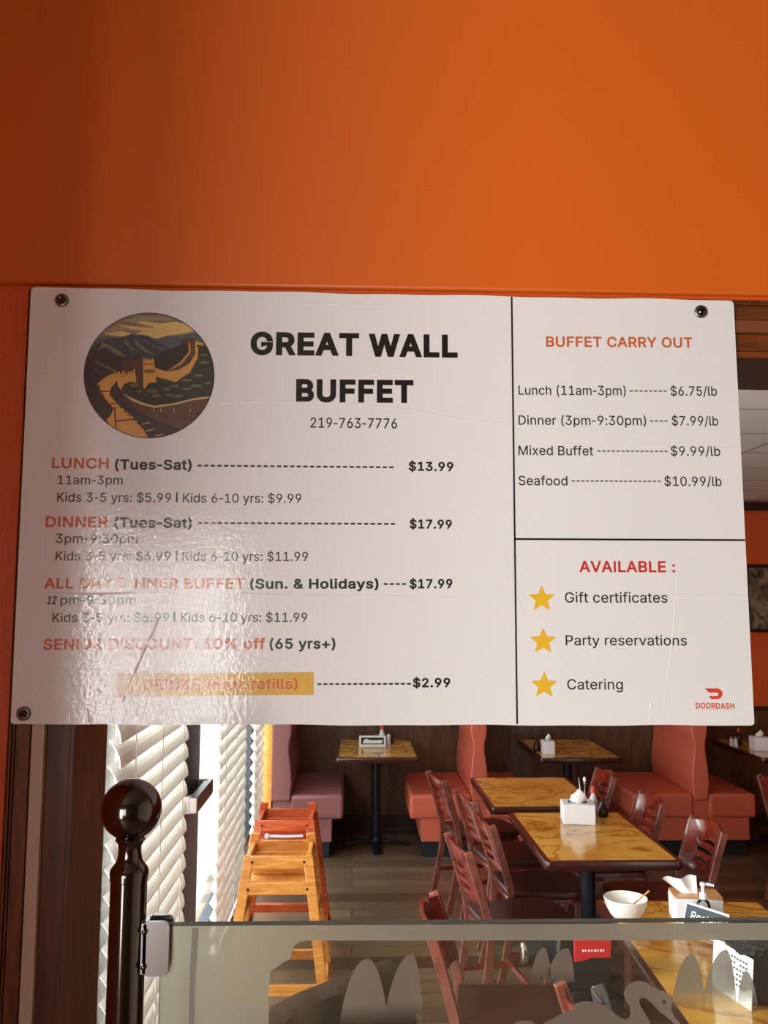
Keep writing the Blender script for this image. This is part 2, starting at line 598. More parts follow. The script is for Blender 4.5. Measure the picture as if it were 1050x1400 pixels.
# casing round the opening: side and head, each in bands
c = MB()
for x0, x1, y, mi in ((-0.469, -0.4665, 1.231, 0), (-0.4655, -0.4625, 1.2285, 0), (-0.4615, -0.4585, 1.231, 0), (-0.4575, -0.4375, 1.231, 0),
                      (-0.4355, -0.4165, 1.2275, 1), (-0.4155, -0.384, 1.231, 2)):
    c.box(x0, x1, y, 1.2407, 0, 2.278 if x0 > -0.44 else 2.329, mi)
c.box(-0.466, -0.39, 1.236, 1.2409, 0, 2.3, 2)
struct('trim_1', c, [M['casing'], M['strip'], M['jamb']], None, 0.0012)
c = MB()
for z0, z1, y, mi in ((2.322, 2.329, 1.2305, 2), (2.299, 2.321, 1.231, 0), (2.2785, 2.298, 1.2275, 1), (2.252, 2.2775, 1.231, 0), (2.241, 2.251, 1.229, 0)):
    c.box(-0.43 if z1 < 2.3 else -0.456, 3.2, y, 1.2407, z0, z1, mi)
c.box(-0.43, 3.2, 1.236, 1.2409, 2.245, 2.32, 2)
struct('trim_2', c, [M['casing_top'], M['strip_red'], M['jamb']], None, 0.0012)
struct('trim_3', MB().box(-0.384, -0.379, 1.232, 1.395, 0, 2.241), M['jamb'])
struct('trim_4', MB().box(-0.379, 3.2, 1.232, 1.395, 2.236, 2.2408), M['dark_trim'])

# dining room: window wall with openings, back wall, far right wall
w = MB()
w.box(WX - 0.12, WX, 1.39, 7.9, 0, 0.12)
w.box(WX - 0.12, WX, 1.39, 7.9, 2.42, 2.83)
for y0, y1 in ((1.39, 1.6), (2.62, 2.86), (7.06, 7.9)):
    w.box(WX - 0.12, WX, y0, y1, 0.12, 2.42)
struct('wall_left', w, M['panel'])
w = MB()
w.box(-0.9, 6.3, BY, BY + 0.12, 0, 1.0, 0)
w.box(-0.9, 6.3, BY, BY + 0.12, 1.0, 2.83, 1)
w.box(-0.9, 6.3, BY - 0.015, BY, 0.98, 1.015, 2)
for x in (0.33, 1.55, 2.77, 3.99, 5.21):
    w.box(x, x + 0.018, BY - 0.008, BY, 0.1, 0.98, 0)
struct('wall_back', w, [M['panel'], M['orange_far'], M['dark_trim']])
struct('wall_right', MB().box(6.2, 6.3, 1.39, 7.8, 0, 2.83), M['orange_far'])
struct('baseboard_back', MB().box(-0.75, 6.2, BY - 0.018, BY, 0, 0.1), M['dark_trim'])
struct('trim_5', MB().box(-0.75, 6.2, BY - 0.05, BY, 2.745, 2.815), M['dark_trim'])
struct('trim_6', MB().box(WX, WX + 0.118, 7.02, 7.16, 0, 2.5), M['oak'])
# windows: dark frames and panes
def window(nm, y0, y1, z0=0.12, z1=2.42):
    f = MB()
    f.box(WX - 0.09, WX - 0.04, y0, y0 + 0.05, z0, z1).box(WX - 0.09, WX - 0.04, y1 - 0.05, y1, z0, z1)
    f.box(WX - 0.09, WX - 0.04, y0, y1, z0, z0 + 0.05).box(WX - 0.09, WX - 0.04, y0, y1, z1 - 0.05, z1)
    o = struct(nm, f, M['frame_dark'])
    q = MB().box(WX - 0.068, WX - 0.062, y0 + 0.05, y1 - 0.05, z0 + 0.05, z1 - 0.05).build('pane', M['window_glass'], o)
    return o
window('added_window', 1.6, 2.62)  # unseen window, put in as the opening for the added key light
window('window_2', 2.86, 3.95)
window('window_3', 4.40, 5.92)
window('window_4', 6.16, 7.06)
d = MB().box(WX - 0.1, WX + 0.005, 3.95, 4.40, 0.0, 2.42)
door = struct('door_1', d, M['frame_dark'])
b = MB().box(WX + 0.005, WX + 0.05, 3.97, 4.01, 0.97, 1.05).box(WX + 0.005, WX + 0.05, 4.34, 4.38, 0.97, 1.05)
b.box(WX + 0.035, WX + 0.075, 3.96, 4.39, 0.975, 1.045)
b.build('push_bar', M['bar'], door, 0.006)
struct('trim_7', MB().box(WX - 0.1, WX + 0.012, 5.92, 6.16, 0.0, 2.42), M['frame_dark'])

# ================================================================== THE MENU BOARD
SY = 1.22
BASE = V((0.046, SY, 1.72))
board = thing('menu_board', 'large white printed menu board screwed over the top of the opening', 'sign', BASE)


def sp(px, py, k=0.0):
    q = at_y(px, py, SY)
    return V((q.x - BASE.x, -k, q.z - BASE.z))


TL, TR, BR, BL = sp(42.5, 393), sp(1003, 411), sp(1031.5, 992), sp(14.5, 990.5)
N = 60
top, bot = [], []
for t in [0, 0.0008, 0.002, 0.0036, 0.006] + [i / N for i in range(1, N)] + [0.994, 0.9964, 0.998, 0.9992, 1.0]:
    wob = 0.0007 * math.sin(t * 23) + 0.0005 * math.sin(t * 51 + 1)
    a, b = TL.lerp(TR, t), BL.lerp(BR, t)
    e = min(t, 1 - t) * 1.02
    cr = 0.006 - math.sqrt(max(0, 0.006 ** 2 - max(0, 0.006 - e) ** 2))
    top.append((a.x, a.z + wob - cr))
    bot.append((b.x, b.z + 0.8 * wob + cr * 0.7))
outline = top + bot[::-1]
MB().prism(outline, 0.0, 0.005).build('board', INK['white'], board)


def sheet(polys, k, mats):
    """flat printed areas: list of (pixel polygon, ink index)"""
    b = MB()
    for j, (poly, mi) in enumerate(polys):
        vs = [sp(x, y, k) for x, y in poly]
        tr = tessellate_polygon([[V((p.x, p.z, 0)) for p in vs]])
        b.add(vs, [list(t) for t in tr], mi)
    return b


def fix(o):
    """printed faces look towards the visitor"""
    me = o.data
    me.update()
    fl = [p.index for p in me.polygons if p.normal.y > 0]
    if fl:
        bm = bmesh.new()
        bm.from_mesh(me)
        bm.faces.ensure_lookup_table()
        bmesh.ops.reverse_faces(bm, faces=[bm.faces[i] for i in fl])
        bm.to_mesh(me)
        bm.free()
    return o


def stroke(name, pts, wpx, ink):
    out = []
    for (x0, y0), (x1, y1) in zip(pts, pts[1:]):
        d = V((x1 - x0, y1 - y0)).normalized()
        n = V((-d.y, d.x)) * wpx / 2
        out.append(([(x0 + n.x, y0 + n.y), (x1 + n.x, y1 + n.y), (x1 - n.x, y1 - n.y), (x0 - n.x, y0 - n.y)], 0))
    return fix(sheet(out, 0.0003, None).build(name, ink, board))


stroke('divider_line', [(699.5, 406), (707, 990)], 2.4, INK['black'])
stroke('divider_line', [(703, 737), (1018.5, 738.5)], 2.6, INK['black'])

GLYPH = {' ': (188, []),
 '$': (447, [[202,-74,202,583,244,583,244,-74],[224,-9,172,-4,128,9,91,31,64,60,46,96,38,137,104,137,110,110,123,88,142,71,166,59,194,52,224,49,257,52,286,60,311,74,329,92,341,114,346,139,342,161,332,179,316,193,296,205,245,222,184,239,128,260,86,289,60,326,52,372,58,413,75,448,102,476,138,498,180,511,227,516,275,511,316,498,351,476,377,449,394,415,401,378,337,378,326,412,302,437,267,453,225,459,194,456,167,448,145,435,129,418,118,398,115,376,119,352,131,334,148,319,169,308,212,293,264,279,312,264,336,252,359,238,379,220,395,198,405,171,408,139,403,99,386,64,360,34,323,11,278,-4]]),
 '%': (676, [[175,283,146,286,121,297,101,314,86,335,78,360,75,388,75,412,78,440,87,464,101,486,121,503,146,513,175,517,206,513,230,503,250,486,264,464,273,440,276,412,276,388,273,360,264,335,250,314,230,297,205,286],[175,327,198,332,212,346,221,365,223,388,223,412,221,435,213,454,198,468,175,473,153,468,138,454,130,435,127,412,127,388,130,365,138,346,153,332],[501,-10,471,-6,446,5,426,21,412,43,403,68,400,95,400,120,403,147,412,172,427,194,447,210,471,221,501,225,531,221,556,210,576,194,590,172,598,147,601,120,601,95,598,68,589,43,575,21,555,5,531,-6],[501,35,523,39,538,53,546,73,549,95,549,120,546,142,538,162,524,176,501,180,479,176,464,162,456,142,453,120,453,95,455,73,464,53,479,39],[132,0,482,509,540,509,191,0]]),
 '&': (448, [[197,-7,150,-2,110,12,78,34,54,62,39,96,34,133,37,163,47,189,63,213,85,235,140,279,216,335,237,352,255,375,260,389,262,405,258,427,245,445,226,457,201,461,184,459,168,453,155,444,145,431,139,416,137,399,139,380,145,363,169,327,204,284,438,0,364,0,171,231,121,293,102,319,87,344,78,370,75,398,79,430,91,458,109,481,134,499,165,510,200,513,235,510,266,499,290,482,308,459,320,433,324,404,322,382,315,362,305,342,291,325,256,293,154,217,128,195,110,174,100,154,97,131,100,108,109,87,124,70,143,57,166,49,193,46,223,50,251,59,278,75,301,95,321,121,336,151,346,186,349,224,408,224,405,180,397,144,385,115,371,92,345,62,333,47,305,23,271,7,234,-3]]),
 '(': (273, [[89,207,92,264,101,324,114,384,132,441,153,494,177,539,236,539,212,485,191,428,174,370,161,313,154,258,151,207,154,161,160,115,172,67,188,16,209,-38,236,-96,177,-96,139,-21,111,55,95,131]]),
 ')': (273, [[37,-96,64,-37,86,18,102,69,113,116,120,162,122,207,119,258,112,313,99,370,82,428,62,485,37,539,97,539,121,494,142,441,159,384,173,323,181,264,184,207,178,130,161,53,134,-22,97,-96]]),
 '*': (453, [[201,223,206,331,114,272,89,315,186,365,89,415,114,459,206,400,201,509,250,509,246,400,337,459,362,415,266,365,362,315,337,272,246,331,250,223]]),
 '+': (453, [[198,34,198,364,255,364,255,34],[61,172,61,226,391,226,391,172]]),
 '-': (453, [[337,244,337,188,114,188,114,244]]),
 '.': (188, [[95,-4,78,-1,63,9,53,24,50,41,53,59,63,73,78,83,95,87,113,83,128,73,138,59,141,41,138,24,128,9,113,-1]]),
 '/': (249, [[235,533,71,-76,14,-76,178,533]]),
 '0': (453, [[227,-7,174,1,130,24,95,62,69,113,53,178,48,254,53,330,69,395,95,447,130,484,174,508,227,516,279,508,323,484,358,447,384,395,400,330,405,254,400,178,384,113,359,62,323,24,279,1],[227,50,261,56,290,74,313,103,330,144,340,194,344,254,340,314,330,365,313,405,290,435,261,453,227,460,192,453,163,435,140,405,123,365,113,314,109,254,113,194,123,144,140,103,163,74,192,56]]),
 '1': (453, [[76,0,76,55,391,55,391,0],[276,509,276,0,212,0,212,448,209,448,86,358,86,427,198,509]]),
 '2': (453, [[64,0,64,47,234,229,282,282,299,305,311,327,318,348,320,371,317,397,308,419,293,436,273,449,250,457,224,460,196,457,172,447,153,433,139,413,130,390,127,362,66,362,71,405,86,442,111,473,143,496,182,511,225,516,268,511,306,497,337,474,361,445,376,411,381,372,378,345,371,318,357,290,336,259,267,180,153,60,153,57,389,57,389,0]]),
 '3': (453, [[218,-7,173,-3,133,10,98,30,70,57,52,91,44,132,109,132,115,107,126,87,144,71,165,59,191,52,219,50,248,53,275,61,297,74,315,93,325,116,329,145,326,172,316,196,299,217,275,234,242,244,201,248,157,248,157,299,288,448,288,452,70,452,70,509,372,509,372,461,211,278,211,289,264,288,308,276,344,253,371,222,387,186,393,145,387,103,370,66,344,36,309,12,266,-2]]),
 '4': (453, [[40,105,40,158,247,509,311,509,109,166,109,163,413,163,413,105],[282,0,282,121,282,146,282,318,343,318,343,0]]),
 '5': (453, [[221,-7,178,-2,140,11,108,32,83,60,66,93,60,130,122,130,127,108,138,89,154,73,173,60,196,52,221,50,250,53,276,64,298,82,314,104,324,131,328,162,324,193,314,221,297,244,275,262,248,273,218,277,192,275,167,268,145,258,128,246,67,253,96,509,366,509,366,452,151,452,134,301,136,301,155,315,178,325,203,331,229,334,263,330,294,321,321,306,345,285,364,260,379,231,388,199,391,163,385,117,369,76,343,41,309,15,268,-1]]),
 '6': (453, [[226,-7,182,-1,142,15,109,40,84,74,69,115,64,162,68,199,80,239,102,285,137,340,252,509,322,509,151,261,145,261,154,275,165,288,179,299,196,307,214,312,235,314,278,309,316,295,346,271,370,240,384,201,389,157,384,112,368,73,343,39,310,14,271,-2],[226,48,254,52,279,63,299,79,314,101,324,128,327,157,324,187,314,213,299,235,279,251,254,262,226,265,198,262,174,252,153,235,138,214,128,188,125,158,128,128,138,102,153,79,174,63,198,52]]),
 '7': (453, [[97,0,323,448,323,452,62,452,62,509,391,509,391,449,165,0]]),
 '8': (453, [[226,-7,178,-2,136,11,101,33,74,62,57,96,52,135,55,166,65,195,81,220,101,241,125,256,153,265,153,267,119,282,93,308,76,342,70,380,75,417,90,450,114,477,146,498,184,511,226,516,269,511,306,498,337,477,361,450,377,417,382,380,376,342,359,308,333,282,300,267,300,265,327,256,351,241,372,220,387,195,397,166,401,135,395,96,378,62,352,33,317,11,275,-2],[226,49,258,52,285,60,307,74,323,91,333,113,337,139,333,165,322,189,305,208,283,223,256,232,226,235,196,232,169,223,147,208,130,189,119,165,115,139,119,113,129,91,145,74,167,60,195,52],[226,290,252,292,274,300,293,313,307,330,316,351,319,376,316,399,308,420,294,437,275,449,252,457,226,460,200,457,177,449,159,437,145,420,136,399,133,376,136,351,145,330,159,313,178,300,201,292]]),
 '9': (453, [[226,516,271,510,310,494,343,468,368,434,384,393,389,347,385,309,373,270,350,224,315,168,200,0,130,0,301,248,307,248,299,234,287,221,273,210,257,202,238,196,218,195,175,199,137,214,106,237,83,269,68,307,64,352,69,397,85,436,110,469,143,494,182,510],[226,460,199,457,174,446,154,429,138,407,129,381,125,352,129,322,138,295,154,274,174,257,199,247,226,243,254,247,279,257,299,273,314,295,324,321,327,350,324,381,314,407,299,429,279,446,254,457]]),
 ':': (188, [[95,-4,78,-1,63,9,53,24,50,41,53,59,63,73,78,83,95,87,113,83,128,73,138,59,141,41,138,24,128,9,113,-1],[95,271,78,274,63,284,53,299,50,316,53,334,63,349,78,359,95,362,113,359,128,349,138,334,141,316,138,299,128,284,113,274]]),
 'A': (480, [[16,0,201,509,276,509,463,0,395,0,287,302,264,372,232,478,245,478,213,371,191,302,85,0],[110,142,110,199,370,199,370,142]]),
 'B': (456, [[60,0,60,509,241,509,289,504,329,491,359,469,381,442,394,410,398,374,395,344,387,320,373,301,356,286,336,275,315,267,315,262,339,257,363,245,385,227,402,203,414,173,418,136,413,100,400,67,377,39,344,18,301,4,247,0],[125,57,245,57,296,63,330,80,349,105,355,137,352,161,342,184,327,203,306,218,279,228,248,231,125,231],[125,285,238,285,265,288,288,296,308,309,323,326,333,348,336,372,330,403,313,429,283,446,240,452,125,452]]),
 'C': (510, [[267,-7,205,1,150,25,104,63,70,115,48,179,40,254,48,329,70,393,104,445,150,484,205,508,267,516,305,513,340,504,373,490,402,471,427,447,448,418,463,385,473,348,408,348,401,373,389,395,375,413,357,428,337,440,315,449,292,454,267,456,223,450,184,432,150,403,125,364,109,314,103,254,109,194,125,145,151,105,184,76,223,59,267,53,292,55,315,60,337,69,357,81,375,96,389,114,401,136,408,160,473,160,463,124,448,91,428,62,402,38,373,19,341,5,305,-4]]),
 'D': (502, [[219,0,96,0,96,57,215,57,272,63,318,81,354,110,379,149,394,198,399,255,394,312,379,361,354,399,320,428,275,446,221,452,93,452,93,509,225,509,294,501,353,478,399,441,433,391,455,329,462,255,455,181,433,119,398,68,351,31,291,8],[125,509,125,0,60,0,60,509]]),
 'E': (419, [[60,0,60,509,372,509,372,452,125,452,125,286,355,286,355,229,125,229,125,57,375,57,375,0]]),
 'F': (410, [[60,0,60,509,369,509,369,452,125,452,125,278,346,278,346,221,125,221,125,0]]),
 'G': (520, [[269,-7,205,1,149,25,104,64,69,116,47,179,40,254,47,329,69,393,103,445,149,484,203,508,265,516,304,513,340,504,374,489,403,469,429,445,449,416,465,384,474,349,408,349,399,372,387,393,373,411,356,427,337,439,315,448,291,454,265,456,222,450,183,432,150,404,125,364,109,314,103,254,109,194,125,145,151,105,184,76,224,59,269,53,309,57,345,71,374,93,396,123,410,160,415,202,434,199,283,199,283,256,478,256,478,200,471,141,451,91,419,50,377,19,326,0]]),
 'H': (517, [[60,0,60,509,125,509,125,289,392,289,392,509,457,509,457,0,392,0,392,232,125,232,125,0]]),
 'I': (187, [[65,0,65,509,122,509,122,0]]),
 'K': (467, [[104,145,104,216,139,261,174,303,212,344,364,509,448,509,231,276,228,276],[60,0,60,509,125,509,125,334,124,225,125,193,125,0],[372,0,188,259,228,309,449,0]]),
 'L': (393, [[60,0,60,509,125,509,125,57,361,57,361,0]]),
 'M': (628, [[60,0,60,509,152,509,277,187,287,159,299,123,311,84,322,49,307,49,318,83,330,121,342,158,352,187,476,509,568,509,568,0,504,0,504,291,504,327,505,369,506,413,507,457,513,457,498,409,482,363,467,322,456,291,342,0,286,0,170,291,159,321,145,361,129,408,112,457,119,457,120,416,121,372,122,328,122,291,122,0]]),
 'N': (523, [[60,0,60,509,136,509,343,183,363,151,388,107,414,55,405,54,401,108,399,157,399,195,399,509,463,509,463,0,387,0,202,290,177,331,148,381,108,452,119,454,122,384,124,328,125,291,125,0]]),
 'O': (533, [[267,-7,205,1,150,25,105,63,70,115,48,179,40,254,48,329,70,393,105,445,150,484,205,508,267,516,329,508,384,484,429,445,464,393,486,329,493,254,486,179,464,115,429,63,384,25,329,1],[267,53,310,59,349,76,383,105,408,144,425,194,430,254,425,314,408,365,383,404,349,433,310,450,267,456,223,450,184,433,151,404,125,364,109,314,103,254,109,194,125,144,151,105,184,76,223,59]]),
 'P': (445, [[60,0,60,509,235,509,289,503,332,487,366,462,390,430,404,391,409,348,404,304,390,265,366,233,332,207,289,191,235,186,109,186,109,242,233,242,269,246,297,256,318,272,333,294,342,319,344,348,342,376,333,402,318,423,297,439,268,449,232,452,125,452,125,0]]),
 'R': (449, [[60,0,60,509,236,509,290,504,333,489,367,465,390,433,405,395,409,352,405,309,390,271,367,240,333,217,289,203,236,198,96,198,96,255,234,255,269,258,298,267,319,281,334,300,342,324,345,352,342,380,334,405,319,425,298,440,269,449,233,452,125,452,125,0],[353,0,230,229,303,229,428,0]]),
 'S': (447, [[224,-9,172,-4,128,9,91,31,64,60,46,96,38,137,104,137,110,110,123,88,142,71,166,59,194,52,224,49,257,52,286,60,311,74,329,92,341,114,346,139,342,161,332,179,316,193,296,205,245,222,184,239,128,260,86,289,60,326,52,372,58,413,75,448,102,476,138,498,180,511,227,516,275,511,316,498,351,476,377,449,394,415,401,378,337,378,326,412,302,437,267,453,225,459,194,456,167,448,145,435,129,418,118,398,115,376,119,352,131,334,148,319,169,308,212,293,264,279,312,264,336,252,359,238,379,220,395,198,405,171,408,139,403,99,386,64,360,34,323,11,278,-4]]),
 'T': (449, [[32,452,32,509,417,509,417,452,257,452,257,0,193,0,193,452]]),
 'U': (517, [[259,-8,203,-2,154,15,114,43,85,80,66,124,60,173,60,509,124,509,124,178,128,144,141,113,160,87,187,68,220,56,259,52,298,56,331,68,357,87,377,113,389,144,393,178,393,509,457,509,457,173,451,124,433,80,403,43,363,15,315,-2]]),
 'V': (480, [[204,0,16,509,84,509,192,206,215,137,248,31,235,31,267,138,290,206,395,509,463,509,278,0]]),
 'W': (686, [[155,0,16,509,82,509,163,196,175,145,187,94,197,40,189,40,200,94,211,145,224,196,306,509,380,509,462,196,474,145,486,94,497,40,488,40,499,94,510,145,523,196,603,509,670,509,530,0,455,0,368,323,351,391,336,475,350,475,335,395,318,323,230,0]]),
 'Y': (472, [[203,0,203,208,16,509,91,509,192,344,222,292,250,230,224,230,251,293,280,344,381,509,455,509,268,208,268,0]]),
 'a': (389, [[160,-9,126,-5,94,5,68,22,48,45,35,73,30,108,34,138,43,161,58,179,78,193,100,203,125,211,178,220,234,227,252,230,265,235,273,243,276,255,276,257,273,279,267,297,256,311,240,322,220,329,196,331,171,329,149,322,132,313,118,301,107,288,100,274,41,291,57,322,79,346,104,364,133,375,163,382,194,384,239,379,263,372,286,360,306,343,322,320,333,290,337,251,337,0,277,0,277,52,272,52,252,25,236,12,215,1,190,-6],[170,45,202,49,228,59,248,74,263,93,272,115,276,138,276,190,259,182,231,176,200,171,175,168,134,159,117,150,103,139,95,124,92,105,94,87,102,72,114,61,130,52,149,47]]),
 'b': (424, [[229,-8,198,-5,172,4,153,17,138,31,118,59,112,59,112,0,53,0,53,509,114,509,114,319,118,319,137,346,152,360,171,373,197,381,229,384,274,378,313,361,345,332,370,293,385,245,390,189,385,133,370,84,346,45,313,16,274,-2],[220,47,253,51,279,66,301,88,316,117,325,151,328,189,325,227,316,261,301,290,280,311,253,325,220,330,188,325,161,312,140,291,125,263,116,229,113,189,116,150,125,115,140,86,162,65,188,51]]),
 'c': (396, [[207,-8,159,-2,117,16,82,46,56,85,40,133,34,187,40,243,56,291,82,330,117,360,159,378,207,384,234,383,260,377,284,368,305,356,324,341,340,322,353,301,362,277,303,262,290,289,270,311,242,325,207,330,173,325,145,310,124,287,108,258,99,224,96,187,99,151,108,117,124,89,145,66,173,51,207,46,243,52,271,66,292,89,304,117,363,102,354,78,341,56,325,37,306,21,285,9,261,-1,235,-6]]),
 'd': (424, [[195,-8,151,-2,111,16,79,45,55,84,39,133,34,189,39,245,55,293,79,332,112,361,151,378,196,384,228,381,253,373,272,360,287,346,306,319,311,319,311,509,372,509,372,0,313,0,313,59,307,59,287,31,272,17,252,4,227,-5],[205,47,236,51,263,65,284,86,299,115,309,150,312,189,309,229,300,263,284,291,263,312,237,325,205,330,172,325,145,311,124,290,108,261,99,227,96,189,99,151,109,117,124,88,145,66,172,51]]),
 'e': (404, [[212,-8,161,-2,117,16,82,46,56,85,40,132,34,187,39,242,55,290,81,329,115,359,157,378,205,384,236,382,266,374,294,361,319,341,341,315,357,282,368,242,371,194,371,169,75,169,75,221,338,221,310,202,307,237,298,269,283,294,263,314,237,326,205,330,173,326,146,313,125,294,109,270,99,241,96,211,96,178,100,139,110,106,128,80,151,61,179,50,212,46,234,48,254,53,271,61,285,73,297,88,306,105,365,91,353,63,335,39,311,19,283,4,249,-5]]),
 'f': (254, [[228,379,228,327,6,327,6,379],[81,0,81,432,84,461,96,486,113,505,135,519,161,527,187,530,222,527,243,521,227,468,215,472,195,474,171,470,154,460,145,443,142,419,142,0]]),
 'g': (425, [[207,-151,168,-148,134,-140,105,-127,82,-110,64,-91,51,-69,101,-41,122,-66,136,-78,154,-88,178,-95,207,-97,249,-92,282,-75,304,-47,311,-6,311,68,306,68,287,41,272,28,252,16,227,8,195,5,152,10,113,27,80,53,55,90,39,136,34,191,39,246,55,293,80,332,112,361,152,378,196,384,228,382,253,373,273,360,288,346,308,319,313,319,313,379,372,379,372,-9,367,-54,350,-90,324,-117,291,-136,251,-147],[205,59,237,63,264,75,285,95,300,121,309,154,312,193,309,231,300,264,285,291,264,312,237,325,205,330,172,325,145,312,124,290,109,262,99,229,96,193,99,155,109,123,124,96,145,76,172,63]]),
 'h': (410, [[114,227,114,0,53,0,53,509,114,509,114,287,102,287,124,332,152,362,187,379,227,384,264,380,295,369,321,349,341,321,353,285,357,240,357,0,296,0,296,235,290,275,273,304,246,323,210,329,184,326,161,317,141,303,126,283,117,257]]),
 'i': (167, [[53,0,53,379,114,379,114,0],[84,443,67,446,54,455,44,468,41,483,44,499,54,512,67,521,84,524,100,521,114,512,123,499,126,483,123,468,114,455,100,446]]),
 'l': (189, [[139,-2,101,3,74,20,58,47,53,84,53,509,114,509,114,99,115,77,120,62,130,54,146,52,160,53,170,54,181,3,162,-1]]),
 'm': (610, [[53,0,53,379,112,379,112,295,108,295,118,323,132,346,151,363,172,376,195,384,219,386,257,380,287,361,309,331,321,295,312,295,322,321,337,343,357,361,381,375,407,383,437,386,468,383,497,372,522,354,541,328,553,296,557,255,557,0,496,0,496,254,490,289,473,313,447,326,419,330,395,328,374,320,358,307,345,290,338,270,335,247,335,0,274,0,274,260,269,288,253,311,229,326,199,330,178,328,158,320,140,307,126,289,117,266,114,238,114,0]]),
 'n': (410, [[114,227,114,0,53,0,53,379,112,379,112,287,102,287,124,332,152,362,187,379,227,384,264,380,295,369,321,349,341,321,353,285,357,240,357,0,296,0,296,235,290,275,273,304,246,323,210,329,184,326,161,317,141,303,126,283,117,257]]),
 'o': (415, [[207,-8,159,-2,117,16,82,46,56,85,40,133,34,187,40,243,56,291,82,330,117,360,159,378,207,384,256,378,299,360,333,330,359,291,376,243,381,187,376,133,359,85,333,46,299,16,256,-2],[207,46,242,51,270,66,292,89,307,117,316,151,319,187,316,224,307,258,292,287,270,310,242,325,207,330,173,325,145,310,124,287,108,258,99,224,96,187,99,151,108,117,124,89,145,66,173,51]]),
 'p': (424, [[53,-143,53,379,112,379,112,319,118,319,137,346,152,360,171,373,197,381,229,384,274,378,313,361,345,332,370,293,385,245,390,189,385,133,370,84,346,45,313,16,274,-2,229,-8,198,-5,173,4,153,17,138,31,118,59,114,59,114,-143],[220,47,253,51,279,66,301,88,316,117,325,151,328,189,325,227,316,261,301,290,280,311,253,325,220,330,188,325,161,312,140,291,125,263,116,229,113,189,116,150,125,115,140,86,162,65,188,51]]),
 'r': (259, [[53,0,53,379,112,379,112,321,115,321,130,347,152,367,181,380,213,385,229,384,243,384,243,322,230,324,207,326,182,323,159,315,140,301,126,284,117,262,114,237,114,0]]),
 's': (365, [[182,-8,145,-5,112,3,84,18,62,38,45,63,36,94,94,107,105,79,124,60,150,49,181,45,217,50,244,62,262,81,268,103,265,121,254,136,237,147,212,155,149,170,104,186,72,208,53,237,47,274,51,305,65,332,87,354,115,370,149,381,187,384,223,381,254,372,279,358,299,339,314,316,324,290,268,277,258,298,243,316,219,328,187,333,156,329,131,317,114,299,109,277,112,258,124,243,144,232,172,223,229,209,275,194,306,171,325,142,331,107,326,75,312,47,290,24,260,6,223,-5]]),
 't': (227, [[204,379,204,327,6,327,6,379],[65,471,126,471,126,98,128,76,136,61,150,53,170,50,185,51,202,54,213,2,192,-3,168,-4,125,2,92,21,72,52,65,93]]),
 'u': (410, [[182,-5,146,-1,115,11,89,31,69,59,57,95,53,139,53,379,114,379,114,144,119,105,137,75,164,56,200,50,226,53,249,62,268,77,283,97,293,122,296,153,296,379,357,379,357,0,298,0,298,92,307,92,286,47,257,17,222,0]]),
 'v': (389, [[163,0,17,379,84,379,165,155,187,87,206,21,184,21,203,87,224,155,305,379,371,379,226,0]]),
 'x': (379, [[21,0,171,218,171,171,29,379,100,379,147,306,179,253,207,206,175,206,202,253,233,306,282,379,352,379,209,169,209,214,358,0,287,0,231,85,200,136,173,182,205,182,178,136,148,85,91,0]]),
 'y': (389, [[47,-139,61,-86,71,-87,88,-90,104,-89,118,-84,130,-74,141,-58,151,-36,163,-1,17,379,84,379,165,155,187,87,206,21,184,21,202,87,224,155,305,379,371,379,204,-58,191,-85,177,-107,159,-124,139,-136,117,-143,91,-145,65,-143]]),
}
HYPHEN = (290, [[252,244,252,188,38,188,38,244]])

_cache = {}


def glyph(ch, off):
    if (ch, off) in _cache:
        return _cache[(ch, off)]
    adv, cont = GLYPH[ch]
    if ch == '-':
        adv, cont = HYPHEN
    loops = []
    for c in cont:
        pts = [V((c[i], c[i + 1])) for i in range(0, len(c), 2)]
        n = len(pts)
        q = []
        for i in range(n):
            a = (pts[i] - pts[i - 1])
            b = (pts[(i + 1) % n] - pts[i])
            if a.length < 1e-6 or b.length < 1e-6:
                continue
            a, b = a.normalized(), b.normalized()
            na, nb = V((-a.y, a.x)), V((-b.y, b.x))
            m = na + nb
            if m.length < 0.3:
                m = na
            m = m.normalized()
            q.append(pts[i] + m * min(off / max(m.dot(na), 0.5), off * 1.6))
        loops.append(q)
    vs, es = [], []
    for q in loops:
        k = len(vs)
        vs += q
        es += [(k + i, k + (i + 1) % len(q)) for i in range(len(q))]
    if not vs:
        r = (adv, [], [])
    else:
        ov, _, of = delaunay_2d_cdt(vs, es, [], 0, 1e-4)[:3]
        tri = []
        for f in of:
            c = (ov[f[0]] + ov[f[1]] + ov[f[2]]) / 3
            wn = 0
            for q in loops:
                for i in range(len(q)):
                    a, b = q[i], q[(i + 1) % len(q)]
                    if (a.y <= c.y) != (b.y <= c.y):
                        if a.x + (c.y - a.y) / (b.y - a.y) * (b.x - a.x) > c.x:
                            wn += 1 if b.y > a.y else -1
            if wn:
                tri.append(list(f))
        r = (adv, ov, tri)
    _cache[(ch, off)] = r
    return r


